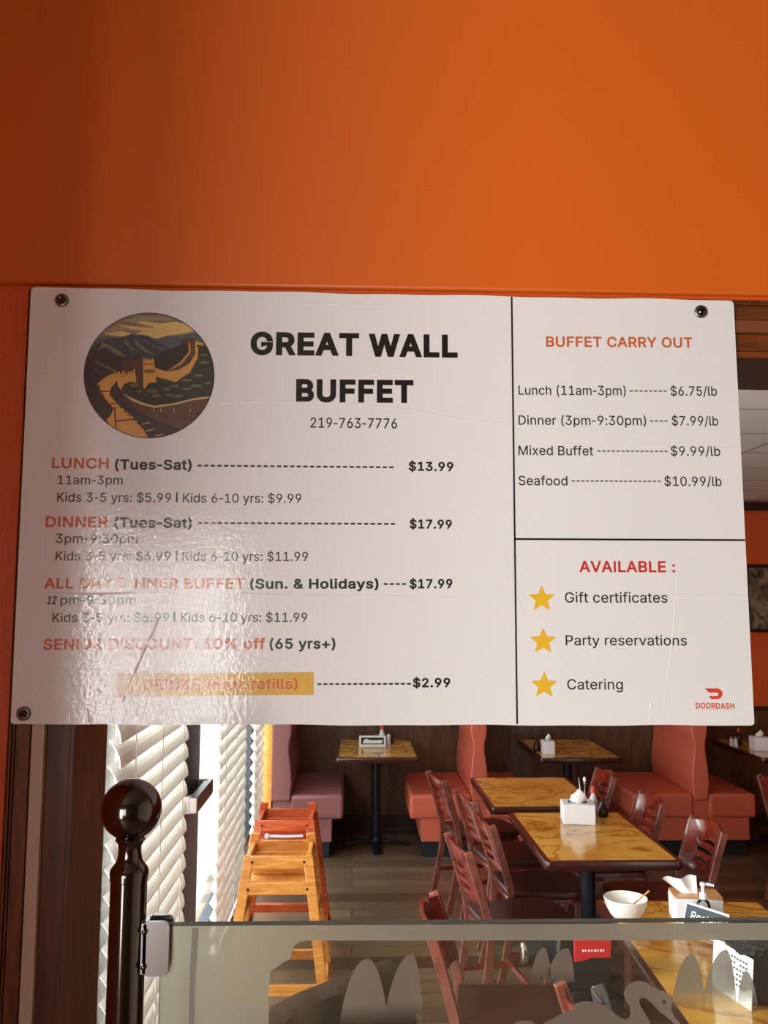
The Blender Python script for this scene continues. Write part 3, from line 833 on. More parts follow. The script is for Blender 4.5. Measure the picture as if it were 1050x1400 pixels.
def text_into(b, s, p0, p1, cap, off, k, mi=0, slant=0.0, track=0):
    """set string s with its ink from pixel p0 to p1 (baseline ends), capitals cap pixels high"""
    A, B_ = sp(*p0, k), sp(*p1, k)
    hgt = (sp(p0[0], p0[1] - cap, k) - A).length
    x, items, lo, hi = 0.0, [], 1e9, -1e9
    for ch in s:
        adv, vs, tr = glyph(ch, off)
        if vs:
            lo = min(lo, x + min(v.x for v in vs))
            hi = max(hi, x + max(v.x for v in vs))
            items.append((x, vs, tr))
        x += adv + off * 1.2 + track
    u = (B_ - A)
    sx = u.length / (hi - lo)
    u = u.normalized()
    v = V((-u.z, 0, u.x))
    sy = hgt / (509 + 2 * off)
    for x, vs, tr in items:
        b.add([A + u * ((x + q.x - lo + slant * q.y) * sx) + v * ((q.y + off) * sy) for q in vs], tr, mi)


def line(name, bits, k=0.0004):
    """one printed line: bits of (string, start, end, cap height, boldness, ink), each bit a part of its own"""
    for bit in bits:
        s, p0, p1, cap, off, ink = bit[:6]
        b = MB()
        nm = name
        if set(s) == {'-'} and len(s) > 2:
            nm = 'dash_leader'
            n = len(s)
            step = (p1[0] - p0[0]) / (n - 0.35)
            for i in range(n):
                x = p0[0] + i * step
                y = p0[1] + (p1[1] - p0[1]) * i / n
                h = cap / 2
                b.add([sp(x, y - h, k), sp(x + step * 0.65, y - h, k), sp(x + step * 0.65, y + h, k), sp(x, y + h, k)], [(0, 1, 2, 3)])
        else:
            nm = 'price' if s[0] == '$' else 'divider_bar' if s == 'I' else name
            text_into(b, s, p0, p1, cap, off, k, 0, bit[6] if len(bit) > 6 else 0.0)
        fix(b.build(nm, INK[ink], board))


BO, RE, HB = 24, 3, 19
line('heading_lettering', [('GREAT', (342.3, 485.2), (490.8, 487), 31.5, 38, 'black'), ('WALL', (503.9, 487.8), (625.7, 489.2), 31.5, 38, 'black')])
line('heading_lettering', [('BUFFET', (404.7, 549.6), (565.2, 551.2), 31.5, 38, 'black')])
line('phone_number', [('219-763-7776', (424.4, 584.7), (542.9, 586), 13.8, 5, 'black')])
line('menu_line', [('LUNCH', (71, 640.3), (148.3, 641), 14.6, HB, 'orange'), ('(Tues-Sat)', (157, 642), (262, 642.6), 14, BO, 'black'),
                   ('-' * 30, (270, 636.6), (538, 639), 2.4, 0, 'black'), ('$13.99', (558.5, 643.7), (619.8, 644.4), 12.6, BO, 'black')])
line('menu_line', [('11am-3pm', (78.7, 662), (167.7, 662.6), 12, 5, 'charcoal')])
line('menu_line', [('Kids 3-5 yrs: $5.99', (78, 686), (234, 686.8), 12.6, 5, 'charcoal'), ('Kids 6-10 yrs: $9.99', (250, 687), (411.8, 687.8), 12.6, 5, 'charcoal'),
                   ('I', (240.6, 686.8), (242.8, 686.8), 14, 20, 'black')])
line('menu_line', [('DINNER', (62.3, 720.7), (147.7, 721.2), 14.7, HB, 'orange'), ('(Tues-Sat)', (156, 721.3), (262.3, 721.8), 14, BO, 'black'),
                   ('-' * 30, (270, 715), (540, 716.4), 2.4, 0, 'black'), ('$17.99', (559.8, 722.6), (617.7, 723.2), 12.6, BO, 'black')])
line('menu_line', [('3pm-9:30pm', (76.3, 742.3), (188, 742.8), 12.4, 5, 'charcoal')])
line('menu_line', [('Kids 3-5 yrs: $6.99', (76, 766.3), (233, 766.7), 12.6, 5, 'charcoal'), ('Kids 6-10 yrs: $11.99', (249.5, 766.8), (421, 767.2), 12.6, 5, 'charcoal'),
                   ('I', (240.2, 766.8), (242.4, 766.8), 14, 20, 'black')])
line('menu_line', [('ALL DAY DINNER BUFFET', (60.3, 804.7), (334, 805), 14.7, HB, 'orange'), ('(Sun. & Holidays)', (341.6, 805), (517.5, 804.8), 13.6, BO, 'black'),
                   ('-' * 4, (524.7, 798.5), (555, 798.5), 2.4, 0, 'black'), ('$17.99', (559.8, 804.6), (618.5, 804.4), 12.8, BO, 'black')])
line('menu_line', [('12', (64, 826.3), (76, 826.3), 11.4, 22, 'black', 0.25), ('pm-9:30pm', (82.7, 826.3), (185, 826.4), 12.2, 5, 'charcoal')])
line('menu_line', [('Kids 3-5 yrs: $6.99', (71.7, 850.7), (231, 850.5), 12.6, 5, 'charcoal'), ('Kids 6-10 yrs: $11.99', (247, 850.4), (420, 850.2), 12.6, 5, 'charcoal'),
                   ('I', (237.2, 850.2), (239.4, 850.2), 14, 20, 'black')])
line('menu_line', [('SENIOR DISCOUNT: 10% off', (59, 888.5), (362.6, 887.3), 15, HB, 'orange'), ('(65 yrs+)', (368.4, 887.3), (458.5, 887), 14.4, BO, 'black')])
fix(sheet([([(160, 921), (428.8, 919), (429, 949.9), (158.5, 952)], 0)], 0.0003, None).build('highlight_bar', INK['gold'], board))
line('menu_line', [('DRINKS (Free refills)', (195.7, 942.8), (406.7, 941.8), 14, 11, 'redorange'), ('-' * 16, (434, 935.4), (561.6, 934.8), 2.4, 0, 'black'),
                   ('$2.99', (564.2, 939.9), (615.6, 939.6), 12.8, BO, 'black')], 0.0005)
line('carry_out_heading', [('BUFFET CARRY OUT', (746.6, 474.2), (946.7, 475.5), 14.2, HB, 'orange')])
line('price_line', [('Lunch (11am-3pm)', (708.9, 539.8), (855.5, 540.6), 12.8, 5, 'charcoal'), ('-' * 8, (860.8, 534.6), (911.5, 534.8), 1.6, 0, 'charcoal'),
                    ('$6.75/lb', (916.8, 541), (980.2, 541.2), 12.8, 5, 'charcoal')])
line('price_line', [('Dinner (3pm-9:30pm)', (708.9, 580.8), (883.3, 581.4), 12.8, 5, 'charcoal'), ('-' * 4, (888.6, 575.6), (912.6, 575.6), 1.6, 0, 'charcoal'),
                    ('$7.99/lb', (918.5, 581.6), (982, 582), 12.8, 5, 'charcoal')])
line('price_line', [('Mixed Buffet', (708.9, 622.2), (811, 622.8), 12.8, 5, 'charcoal'), ('-' * 15, (816.7, 616.8), (912.6, 617.2), 1.6, 0, 'charcoal'),
                    ('$9.99/lb', (917, 623), (984.8, 623.4), 12.8, 5, 'charcoal')])
line('price_line', [('Seafood', (708.9, 663.4), (775.8, 663.8), 12.8, 5, 'charcoal'), ('-' * 19, (781.5, 657.6), (903, 658.2), 1.6, 0, 'charcoal'),
                    ('$10.99/lb', (908.3, 664.3), (986.6, 664.6), 12.8, 5, 'charcoal')])
line('available_heading', [('AVAILABLE :', (792, 782.2), (923, 782.6), 15.4, HB, 'red')])
line('service_line', [('Gift certificates', (772.3, 823.8), (912.6, 824), 14, 5, 'charcoal')])
line('service_line', [('Party reservations', (773.4, 882.3), (939, 882.5), 14, 5, 'charcoal')])
line('service_line', [('Catering', (775.5, 942.6), (851.6, 942.6), 14, 5, 'charcoal')])
line('delivery_name', [('DOORDASH', (951.3, 968.8), (1004, 969.2), 8, 22, 'logo')])
for cx, cy in ((740.6, 819), (742.4, 876.8), (744, 937)):
    st = []
    for i in range(10):
        r = 19 if i % 2 == 0 else 8.6
        a = -PI / 2 + i * PI / 5
        st.append((cx + r * math.cos(a), cy + r * math.sin(a)))
    fix(sheet([(st, 0)], 0.0004, None).build('star', INK['star'], board))
# delivery emblem: a swept dash that curls into a rounded D
lg = [(963.6, 941.2), (980, 941.2)]
lg += [(979.5 + 8.2 * math.cos(a), 948.6 + 7.4 * math.sin(a)) for a in [-PI / 2 + PI * i / 12 for i in range(13)]]
lg += [(972.5, 956), (969, 951.6), (979.6, 951.6)]
lg += [(979.6 + 2.6 * math.cos(a), 949.2 + 2.4 * math.sin(a)) for a in [PI / 2 - PI * i / 6 for i in range(1, 7)]]
lg += [(968.8, 946.8)]
fix(sheet([(lg, 0)], 0.0004, None).build('delivery_emblem', INK['logo'], board))

# ---- round picture of a wall over the mountains, printed in flat inks
CX, CY, RX, RY = 519, 467, 441, 424


def clip(poly):
    """clip a polygon (crop units) to the round picture"""
    n = 72
    ring = [(CX + RX * math.cos(2 * PI * i / n), CY + RY * math.sin(2 * PI * i / n)) for i in range(n)]
    out = poly
    for i in range(n):
        a, b = ring[i], ring[(i + 1) % n]
        def ins(p):
            return (b[0] - a[0]) * (p[1] - a[1]) - (b[1] - a[1]) * (p[0] - a[0]) >= 0
        nw = []
        for j in range(len(out)):
            p, q = out[j - 1], out[j]
            ip, iq = ins(p), ins(q)
            if ip != iq:
                d1 = (b[0] - a[0]) * (p[1] - a[1]) - (b[1] - a[1]) * (p[0] - a[0])
                d2 = (b[0] - a[0]) * (q[1] - a[1]) - (b[1] - a[1]) * (q[0] - a[0])
                t = d1 / (d1 - d2)
                nw.append((p[0] + (q[0] - p[0]) * t, p[1] + (q[1] - p[1]) * t))
            if iq:
                nw.append(q)
        out = nw
        if not out:
            return []
    return out


def blob(cx, cy, rx, ry, seed, n=14):
    r = random.Random(seed)
    return [(cx + rx * (0.8 + 0.3 * r.random()) * math.cos(2 * PI * i / n), cy + ry * (0.8 + 0.3 * r.random()) * math.sin(2 * PI * i / n)) for i in range(n)]


def circ(k):
    return [(CX + RX * k * math.cos(2 * PI * i / 72), CY + RY * k * math.sin(2 * PI * i / 72)) for i in range(72)]


ART = [('ink', circ(1.013)), ('sky', circ(1.0)),
       ('cloud_grey', [(150, 190), (300, 120), (420, 140), (560, 150), (420, 165), (300, 160)]),
       ('cloud_grey', [(330, 95), (470, 60), (640, 70), (700, 90), (560, 95), (430, 110)]),
       ('cloud', [(205, 182), (330, 163), (420, 185), (480, 160), (400, 150), (300, 115), (420, 132), (560, 142), (430, 105), (470, 95), (600, 112), (700, 98), (800, 125), (850, 160), (760, 180), (640, 195), (570, 218), (500, 195), (400, 195), (320, 200)]),
       ('ridge_far', [(60, 260), (200, 200), (320, 208), (400, 182), (500, 192), (570, 218), (650, 196), (740, 205), (800, 180), (860, 165), (990, 260), (990, 440), (60, 440)]),
       ('ridge', [(60, 330), (150, 260), (215, 225), (300, 212), (400, 196), (500, 196), (560, 230), (640, 275), (700, 300), (600, 350), (560, 440), (60, 560)]),
       ('moss', [(355, 215), (392, 268), (440, 306), (398, 290), (348, 240)]), ('moss', [(412, 210), (500, 288), (560, 326), (500, 316), (432, 262)]),
       ('ridge_far', [(470, 208), (560, 262), (650, 292), (580, 288), (500, 240)]), ('moss', [(200, 236), (300, 286), (362, 342), (300, 326), (230, 272), (178, 292)]),
       ('ridge_dark', [(60, 420), (130, 330), (200, 300), (280, 320), (350, 350), (420, 350), (560, 352), (560, 640), (60, 920)]),
       ('moss', [(140, 356), (220, 398), (305, 442), (280, 442), (150, 376)]), ('moss', [(140, 412), (185, 442), (150, 428)]),
       ('hill', [(556, 348), (640, 300), (740, 250), (780, 230), (835, 300), (800, 380), (700, 430), (560, 440)]),
       ('ridge_dark', [(590, 340), (700, 285), (760, 270), (700, 320), (620, 350)]),
       ('moss_dark', [(840, 230), (990, 300), (990, 640), (560, 660), (560, 480), (700, 505), (800, 455), (852, 350)]),
       ('brick', [(785, 218), (832, 224), (840, 310), (790, 372), (700, 432), (640, 446), (655, 428), (740, 380), (797, 310)]),
       ('stone', [(832, 240), (856, 285), (851, 350), (800, 440), (700, 514), (600, 482), (560, 470), (563, 416), (640, 442), (720, 432), (792, 388), (838, 320)]),
       ('stone', [(785, 222), (797, 228), (803, 310), (745, 385), (655, 434), (640, 440), (735, 375), (793, 305)]),
       ('stone_dark', [(735, 250), (738, 222), (790, 212), (826, 218), (832, 262), (802, 258), (790, 240)]),
       ('stone', [(836, 230), (898, 250), (890, 264), (840, 256)]),
       ('stone_dark', [(335, 384), (345, 366), (470, 360), (478, 370), (476, 572), (430, 522), (430, 450), (340, 474)]),
       ('stone', [(476, 366), (555, 364), (569, 515), (520, 520), (478, 572)]),
       ('brick', [(390, 360), (440, 328), (470, 338), (534, 362), (500, 366), (440, 352)]), ('ink', [(405, 358), (440, 332), (452, 338), (420, 360)]),
       ('ink', [(384, 450), (388, 424), (400, 414), (412, 428), (412, 452)])]
for i in range(4):
    ART.append(('stone', [(480 + 20 * i, 352), (491 + 20 * i, 352), (492 + 20 * i, 368), (480 + 20 * i, 368)]))
    ART.append(('ink', [(490 + 18 * i, 428), (501 + 18 * i, 427), (502 + 18 * i, 450), (491 + 18 * i, 451)]))
for i in range(5):
    ART.append(('stone_dark', [(338 + 27 * i, 356), (352 + 27 * i, 356), (352 + 27 * i, 372), (338 + 27 * i, 372)]))
ART += [('stone_mid', [(480, 388), (558, 384), (560, 394), (480, 398)]), ('ink', [(472, 365), (478, 365), (479, 572), (473, 570)]),
        ('hill', [(60, 620), (150, 556), (186, 556), (192, 622), (272, 700), (230, 772), (190, 800), (60, 800)]),
        ('stone', [(350, 452), (300, 465), (230, 490), (186, 530), (180, 580), (215, 632), (275, 690), (265, 730), (230, 770), (250, 810), (300, 850), (400, 900), (518, 900), (480, 830), (400, 740), (300, 660), (250, 600), (260, 550), (300, 505), (345, 480)]),
        ('path', [(300, 505), (260, 550), (250, 600), (300, 660), (400, 740), (480, 830), (522, 900), (700, 880), (770, 830), (640, 790), (500, 740), (400, 670), (340, 600), (308, 550)]),
        ('stone', [(300, 500), (420, 448), (432, 470), (431, 522), (390, 515), (345, 540), (334, 578), (308, 540)]),
        ('bush', [(328, 565), (350, 525), (400, 510), (450, 525), (490, 562), (540, 522), (610, 530), (680, 570), (760, 600), (800, 632), (700, 656), (560, 682), (470, 660), (380, 606)]),
        ('brick', [(336, 588), (400, 625), (480, 660), (560, 682), (700, 662), (820, 630), (940, 612), (990, 612), (950, 700), (860, 800), (740, 832), (640, 800), (500, 740), (420, 684)]),
        ('cream', [(336, 585), (400, 620), (480, 655), (560, 675), (700, 655), (820, 625), (950, 608), (950, 620), (820, 638), (700, 668), (560, 690), (475, 670), (395, 636)])]
for i, (cx, cy, rx, ry) in enumerate([(420, 535, 34, 14), (455, 575, 26, 12), (540, 575, 40, 14), (570, 606, 30, 12), (640, 560, 32, 12), (660, 600, 28, 10), (720, 610, 34, 12),
                                      (780, 500, 40, 10), (860, 470, 40, 9), (900, 380, 36, 9), (840, 540, 44, 10), (780, 560, 32, 9), (920, 520, 24, 8), (890, 330, 30, 7), (700, 540, 34, 9)]):
    ART.append(('bush_light' if cy > 525 and cx < 740 else 'moss', blob(cx, cy, rx, ry, i)))
for i in range(9):
    t = i / 8
    x, y = 345 - 165 * t ** 0.8, 450 + 75 * t ** 1.6
    ART.append(('stone', [(x - 9, y - 8), (x + 9, y - 12), (x + 9, y + 10), (x - 9, y + 12)]))
    if i < 6:
        x, y = 318 + 20 * i, 490 - 9.5 * i
        ART.append(('stone', [(x - 6, y - 12), (x + 7, y - 17), (x + 7, y + 8), (x - 6, y + 10)]))
for q in ([(192, 574), (262, 571), (262, 578), (192, 582)], [(280, 684), (290, 684), (298, 832), (290, 828)], [(296, 776), (412, 764), (412, 772), (297, 786)],
          [(188, 560), (222, 628), (276, 690), (270, 694), (214, 636), (180, 566)], [(260, 655), (300, 660), (300, 666), (258, 662)]):
    ART.append(('stone_dark', q))
for i in range(9):
    x, y = 545 + 42 * i, 700 + (i % 3) * 28
    ART.append(('hill', [(x, y), (x + 24, y - 4), (x + 24, y + 2), (x, y + 6)]))
for i in range(7):
    x, y = 330 + 30 * i, 690 + 28 * i
    ART.append(('path', [(x - 22, y - 14), (x + 6, y - 6), (x + 8, y + 6), (x - 2, y + 2)]))
for x in (550, 600, 690, 800):
    ART.append(('cream', [(x, 690), (x + 5, 690), (x + 5, 722), (x, 724)]))
for x, y in ((470, 800), (500, 845), (560, 880)):
    ART.append(('cream', [(x, y), (x + 58, y - 12), (x + 62, y - 6), (x + 4, y + 6)]))
inks = []
b = MB()
for j, (ink, poly) in enumerate(ART):
    if ink not in inks:
        inks.append(ink)
    q = poly if j < 2 else clip(poly)
    if len(q) < 3:
        continue
    vs = [sp(100 + x / 5.0, 420 + y / 5.0, 0.0003 + 0.00002 * j) for x, y in q]
    b.add(vs, [list(t) for t in tessellate_polygon([[V((p.x, p.z, 0)) for p in vs]])], inks.index(ink))
em = fix(b.build('round_picture', [INK[q] for q in inks], board))
em['label'] = 'round picture of a stone wall and tower over mountains'

# creases pressed into the laminate
for pts in ([(300, 552), (340, 549), (420, 549), (480, 553), (560, 560), (600, 568), (650, 575), (704, 580)], [(704, 578), (780, 583), (850, 590), (930, 597)],
            [(36, 810), (120, 812), (185, 811)], [(330, 812), (500, 814), (690, 818)], [(900, 813), (1020, 814)], [(216, 850), (200, 885), (180, 928), (168, 960)],
            [(926, 780), (922, 850), (916, 905), (906, 985)], [(890, 960), (888, 985)], [(940, 972), (1028, 973)], [(410, 415), (530, 418)], [(930, 612), (1012, 613)],
            [(60, 552), (100, 553), (118, 556)], [(144, 604), (176, 606)], [(120, 968), (122, 988)], [(948, 440), (964, 450), (966, 470)]):
    b, vs, fs = MB(), [], []
    for i, (x, y) in enumerate(pts):
        x1, y1 = pts[min(i + 1, len(pts) - 1)]
        x0, y0 = pts[max(i - 1, 0)]
        d = V((x1 - x0, y1 - y0)).normalized()
        h = 0.00045 if 0 < i < len(pts) - 1 or len(pts) == 2 else 0.0002
        for s_, k in ((-1.4, 0.00002), (0, h), (1.4, 0.00002)):
            vs.append(sp(x - d.y * s_, y + d.x * s_, k))
    for i in range(len(pts) - 1):
        for j in range(2):
            fs.append((3 * i + j, 3 * i + 3 + j, 3 * i + 4 + j, 3 * i + 1 + j))
    b.add(vs, fs)
    fix(b.build('crease', INK['white'], board))
# screws with washers
for px, py in ((85, 411), (958, 426.5), (33, 975.5)):
    c = sp(px, py)
    wsh = MB().lathe([(0.0095, 0.0), (0.0095, -0.0022), (0.0078, -0.0034), (0.006, -0.0034), (0.0055, -0.0026)], c, 24, 0, 'Y').build('washer', M['steel'], board)
    MB().lathe([(0.0052, -0.002), (0.0048, -0.0052), (0.0034, -0.0062), (0.0016, -0.0056), (0.0012, -0.0042)], c, 20, 0, 'Y').build('screw', M['gunmetal'], wsh)

# ================================================================== POST AND ETCHED PANEL AT THE COUNTER
PY = 1.0
post = thing('barrier_post', 'dark nickel post with a ball finial holding the etched panel', 'post', (-0.2425, PY, 0))
MB().lathe([(0.0195, 0.012), (0.0195, 1.588)], (0, 0, 0), 32).build('tube', M['gunmetal'], post)
MB().lathe([(0.055, 0.0), (0.055, 0.008), (0.03, 0.016), (0.0195, 0.02)], (0, 0, 0), 32).build('floor_flange', M['gunmetal'], post)
MB().lathe([(0.0202, 1.583), (0.0206, 1.590), (0.0200, 1.5945), (0.0165, 1.599), (0.0135, 1.604), (0.0122, 1.611), (0.0122, 1.618), (0.0145, 1.6235), (0.0160, 1.6255), (0.0145, 1.628)],
           (0, 0, 0), 32).build('collar', M['gunmetal'], post)
R = 0.0325
MB().lathe([(max(R * math.sin(PI * i / 20), 1e-4), 1.6575 - R * math.cos(PI * i / 20)) for i in range(21)], (0, 0, 0), 40).build('ball_finial', M['gunmetal'], post)
cl = MB().prism(rrect(0.0195, 0.0475, 1.487, 1.543, 0.006), -0.012, -0.0085).prism(rrect(0.0195, 0.0475, 1.487, 1.543, 0.006), 0.0085, 0.012)
cl.box(0.0175, 0.0235, -0.012, 0.012, 1.489, 1.541)
clo = cl.build('clamp', M['chrome'], post, 0.001)
clo['label'] = 'polished chrome clamp gripping the edge of the panel'
for z in (1.497, 1.533):
    MB().lathe([(0.003, 0), (0.003, -0.002), (0.0018, -0.003)], (0.0215, -0.012, z), 14, 0, 'Y').build('clamp_screw', M['gunmetal'], clo)

PB = V((0.3, PY, 0.9))
pan = thing('etched_panel', 'clear acrylic counter panel with frosted border, hills and swans', 'panel', PB)
PT = 1.536
x0p, x1p = -0.2055, 0.95
MB().box(x0p - PB.x, x1p - PB.x, -0.004, 0.004, 0.9 - PB.z, PT - PB.z).build('pane', M['pane'], pan)
MB().box(x0p - PB.x, x1p - PB.x, -0.0042, 0.0042, PT - 0.0005 - PB.z, PT + 0.0012 - PB.z).build('polished_edge', M['pane_edge'], pan)


def film(name, poly, m, k=0.0048, label=None, holes=()):
    def c(q):
        p_ = at_y(q[0], q[1], PY)
        return V((p_.x - PB.x, -k, p_.z - PB.z))
    loops = [[c(q) for q in poly]] + [[c(q) for q in h] for h in holes]
    flat = [v for lp in loops for v in lp]
    tr = tessellate_polygon([[V((v.x, v.z, 0)) for v in lp] for lp in loops])
    o = fix(MB().add(flat, [list(t) for t in tr]).build(name, m, pan))
    if label:
        o['label'] = label
    return o


def arc(cx, cy, rx, ry, a0, a1, n=10):
    return [(cx + rx * math.cos(math.radians(a0 + (a1 - a0) * i / n)), cy + ry * math.sin(math.radians(a0 + (a1 - a0) * i / n))) for i in range(n + 1)]


# frosted border: band along the top, wide field on the left with a stepped scalloped edge
border = [(222.5, 1264), (1060, 1259.5), (1300, 1258), (1300, 1281), (1060, 1283)]
border += [(440, 1283.5), (421, 1283.5)] + arc(418, 1302, 19, 18, -90, -180, 8) + [(397, 1309), (388, 1313), (382, 1318)] + arc(392, 1328, 22, 9, -160, -180, 3)
border += [(369, 1340), (368, 1352), (368, 1500), (216, 1500)]
film('frosted_border', border, M['frost'])
film('film_seam', [(264, 1266), (273, 1266), (270, 1310), (267, 1360), (266, 1500), (258, 1500), (260, 1360), (261, 1322)], M['film_edge'], 0.0051)


def hill(pts, z_px0, z_px1, nm='hill'):
    za, zb = at_y(525, z_px0, PY).z, at_y(525, z_px1, PY).z
    film('etched_' + nm, pts, frosted('etched_hill', rgb(136, 128, 117), zb, za))


def peak(xl, xr, xt, yt, yb, wl=1.5, wr=1.5):
    """rounded shark-fin outline: left foot, top, right foot"""
    n = 16
    ts = [i / n for i in range(n)] + [0.97, 0.99]
    L = [(xt - (xt - xl) * math.sqrt(1 - t ** 1.3), yb + (yt - yb) * t) for t in ts]
    Rr = [(xt + (xr - xt) * math.sqrt(1 - t ** 1.5), yb + (yt - yb) * t) for t in ts]
    return L + [(xt, yt)] + Rr[::-1]


hill(peak(464, 530, 502, 1308, 1402), 1370, 1398)
hill(peak(524, 578, 563, 1302, 1400), 1365, 1396)
hill(peak(723, 753, 742, 1293, 1342), 1318, 1342)
hill(peak(744, 784, 774, 1294, 1341), 1326, 1352)
hill(peak(914, 963, 943, 1302, 1386), 1352, 1386)
hill(peak(955, 1005, 990, 1296, 1386), 1354, 1386)
hill(peak(1004, 1034, 1017, 1325, 1386), 1354, 1386)
# swans
swan = [(730, 1420), (742, 1396), (765, 1384), (783, 1375)] + arc(800, 1386, 26, 20, -130, -60, 6) + [(826, 1372), (842, 1386), (852, 1391), (858, 1389), (860, 1382), (858, 1372), (853, 1364)]
swan += arc(872, 1356, 21, 17.5, 150, 330, 14) + [(899, 1351), (907, 1353), (914, 1359), (917, 1367), (915, 1377), (920, 1388), (926, 1394), (929, 1399), (925, 1401), (917, 1395), (908, 1386), (900, 1381),
                                               (893, 1373), (884, 1364), (876, 1361), (872, 1364), (873, 1371), (879, 1381), (886, 1393), (890, 1420)]
film('etched_swan', swan, M['frost_swan'], 0.0049, 'frosted swan with a curved neck and lowered beak')
eye = arc(905.5, 1367, 2.6, 2.8, 0, 360, 12)[:-1]
film('swan_eye', eye, M['pane_edge'], 0.0053)
sw2 = [(690, 1420), (697, 1402)] + arc(716, 1402, 18, 10, 180, 340, 10) + [(740, 1420), (726, 1420), (722, 1408), (712, 1404), (704, 1410), (702, 1420)]
film('etched_swan', sw2, M['frost_swan'], 0.0050, 'frosted tip of a second swan, cut by the bottom of the photo')

# ================================================================== BLINDS
def blind(label, y0, y1, z0=0.1, z1=2.36, pitch=0.074):
    t = thing('venetian_blind', label, 'blind', (WX + 0.045, (y0 + y1) / 2, z0), 0, 'blinds along the window wall')
    h = (y1 - y0) / 2
    b = MB()
    n = int((z1 - z0 - 0.08) / pitch)
    for i in range(n):
        z = 0.04 + i * pitch
        # closed slat: leans outwards at the top, gently crowned, one with its neighbours
        prof = []
        for k in range(6):
            u = k / 5.0
            prof.append((0.019 - 0.036 * u + 0.010 * math.sin(PI * u), z + 0.083 * u))
        prof += [(x - 0.0022, zz - 0.001) for x, zz in prof[::-1]]
        jy = 0.004 * math.sin(i * 2.3)
        b.prism(prof, -h + jy, h + jy, 'XZ', 0, False)
    b.build('slats', M['slat'], t)
    MB().box(-0.028, 0.028, -h, h, z1 - z0 - 0.03, z1 - z0 + 0.03).build('head_rail', M['white_plastic'], t, 0.003)
    MB().box(-0.022, 0.022, -h, h, 0.0, 0.022).build('bottom_rail', M['white_plastic'], t, 0.003)
    for u in (-0.72, 0.0, 0.72):
        MB().tube([(0.027, u * h, 0.01), (0.027, u * h, z1 - z0 - 0.03)], 0.0022, 6).build('ladder_cord', M['cord'], t)
    return t


blind('wide white slatted blind nearest the post, closed', 2.68, 3.78)
blind('white slatted blind between the dark door and the dark mullion, closed', 4.68, 5.86)
blind('farthest white slatted blind, a thin strip beside the wood corner post', 6.36, 6.98)

# ================================================================== TABLES
TH = 0.755


def make_table(label, lx, ly, group, turn=PI / 4):
    t = thing('dining_table', label, 'table', (0, 0, 0), 0, group)
    MB().prism(rrect(-lx / 2 + 0.024, lx / 2 - 0.024, -ly / 2 + 0.024, ly / 2 - 0.024, 0.012, 3), TH - 0.02, TH, 'XY').build('tabletop', M['resin'], t)
    e = MB()
    o_, i_ = rrect(-lx / 2, lx / 2, -ly / 2, ly / 2, 0.022, 4), rrect(-lx / 2 + 0.024, lx / 2 - 0.024, -ly / 2 + 0.024, ly / 2 - 0.024, 0.012, 4)
    n = len(o_)
    vs = [(x, y, TH) for x, y in i_] + [(x * 0.99, y * 0.993, TH - 0.001) for x, y in o_] + [(x, y, TH - 0.009) for x, y in o_] + [(x, y, TH - 0.03) for x, y in o_] + [(x * 0.99, y * 0.99, TH - 0.04) for x, y in o_] + [(x, y, TH - 0.04) for x, y in i_]
    fs = []
    for k in range(5):
        for i in range(n):
            fs.append((k * n + i, k * n + (i + 1) % n, (k + 1) * n + (i + 1) % n, (k + 1) * n + i))
    e.add(vs, fs, 0, True)
    e.box(-lx / 2 + 0.02, lx / 2 - 0.02, -ly / 2 + 0.02, ly / 2 - 0.02, TH - 0.04, TH - 0.021)
    e.build('edge_band', M['edge'], t)
    MB().lathe([(0.036, 0.03), (0.036, TH - 0.05)], (0, 0, 0), 24).build('pole', M['pole'], t)
    MB().box(-0.13, 0.13, -0.03, 0.03, TH - 0.052, TH - 0.04).box(-0.03, 0.03, -0.13, 0.13, TH - 0.052, TH - 0.0401).build('mounting_plate', M['pole'], t)
    b = MB()
    for a in (turn, turn + PI / 2):
        c, s = math.cos(a), math.sin(a)
        for sg in (-1, 1):
            b.rect_path([(0, 0, 0.045), (sg * 0.16 * c, sg * 0.16 * s, 0.03), (sg * 0.27 * c, sg * 0.27 * s, 0.008)], 0.05, 0.016, V((-s, c, 0)))
    b.lathe([(0.055, 0.02), (0.05, 0.055), (0.037, 0.075)], (0, 0, 0), 20)
    b.build('base', M['pole'], t, 0.002)
    return t


tb = make_table('amber-topped table near the panel, holding the white bowl', 0.64, 1.06, 'amber-topped dining tables')
tb.location = (1.235, 2.965, 0)
tb.rotation_euler = (0, 0, -0.045)
TC = tb
t2 = make_table('amber-topped table in mid-room with the big white napkin box', 0.62, 0.95, 'amber-topped dining tables')
t2.location = (1.165, 4.475, 0)
t3 = make_table('amber-topped table end to end behind the napkin-box table', 0.64, 0.88, 'amber-topped dining tables')
t3.location = (1.095, 5.50, 0)
bt = make_table('amber-topped booth table with a small sign holder, left', 0.63, 0.94, 'amber-topped booth tables', 0.0)
bt.location = (0.185, 7.16, 0)
dup(bt, (1.71, 7.13, 0), 0, 'amber-topped booth table in the middle, under the divider line of the board')
dup(bt, (3.385, 7.12, 0), 0, 'shadowy booth table cut off by the right edge of the photo')

# ================================================================== BOOTH BENCHES
def rounded(b, x0, x1, y0, y1, z0, z1, mi=0):
    return b.box(x0, x1, y0, y1, z0, z1, mi)


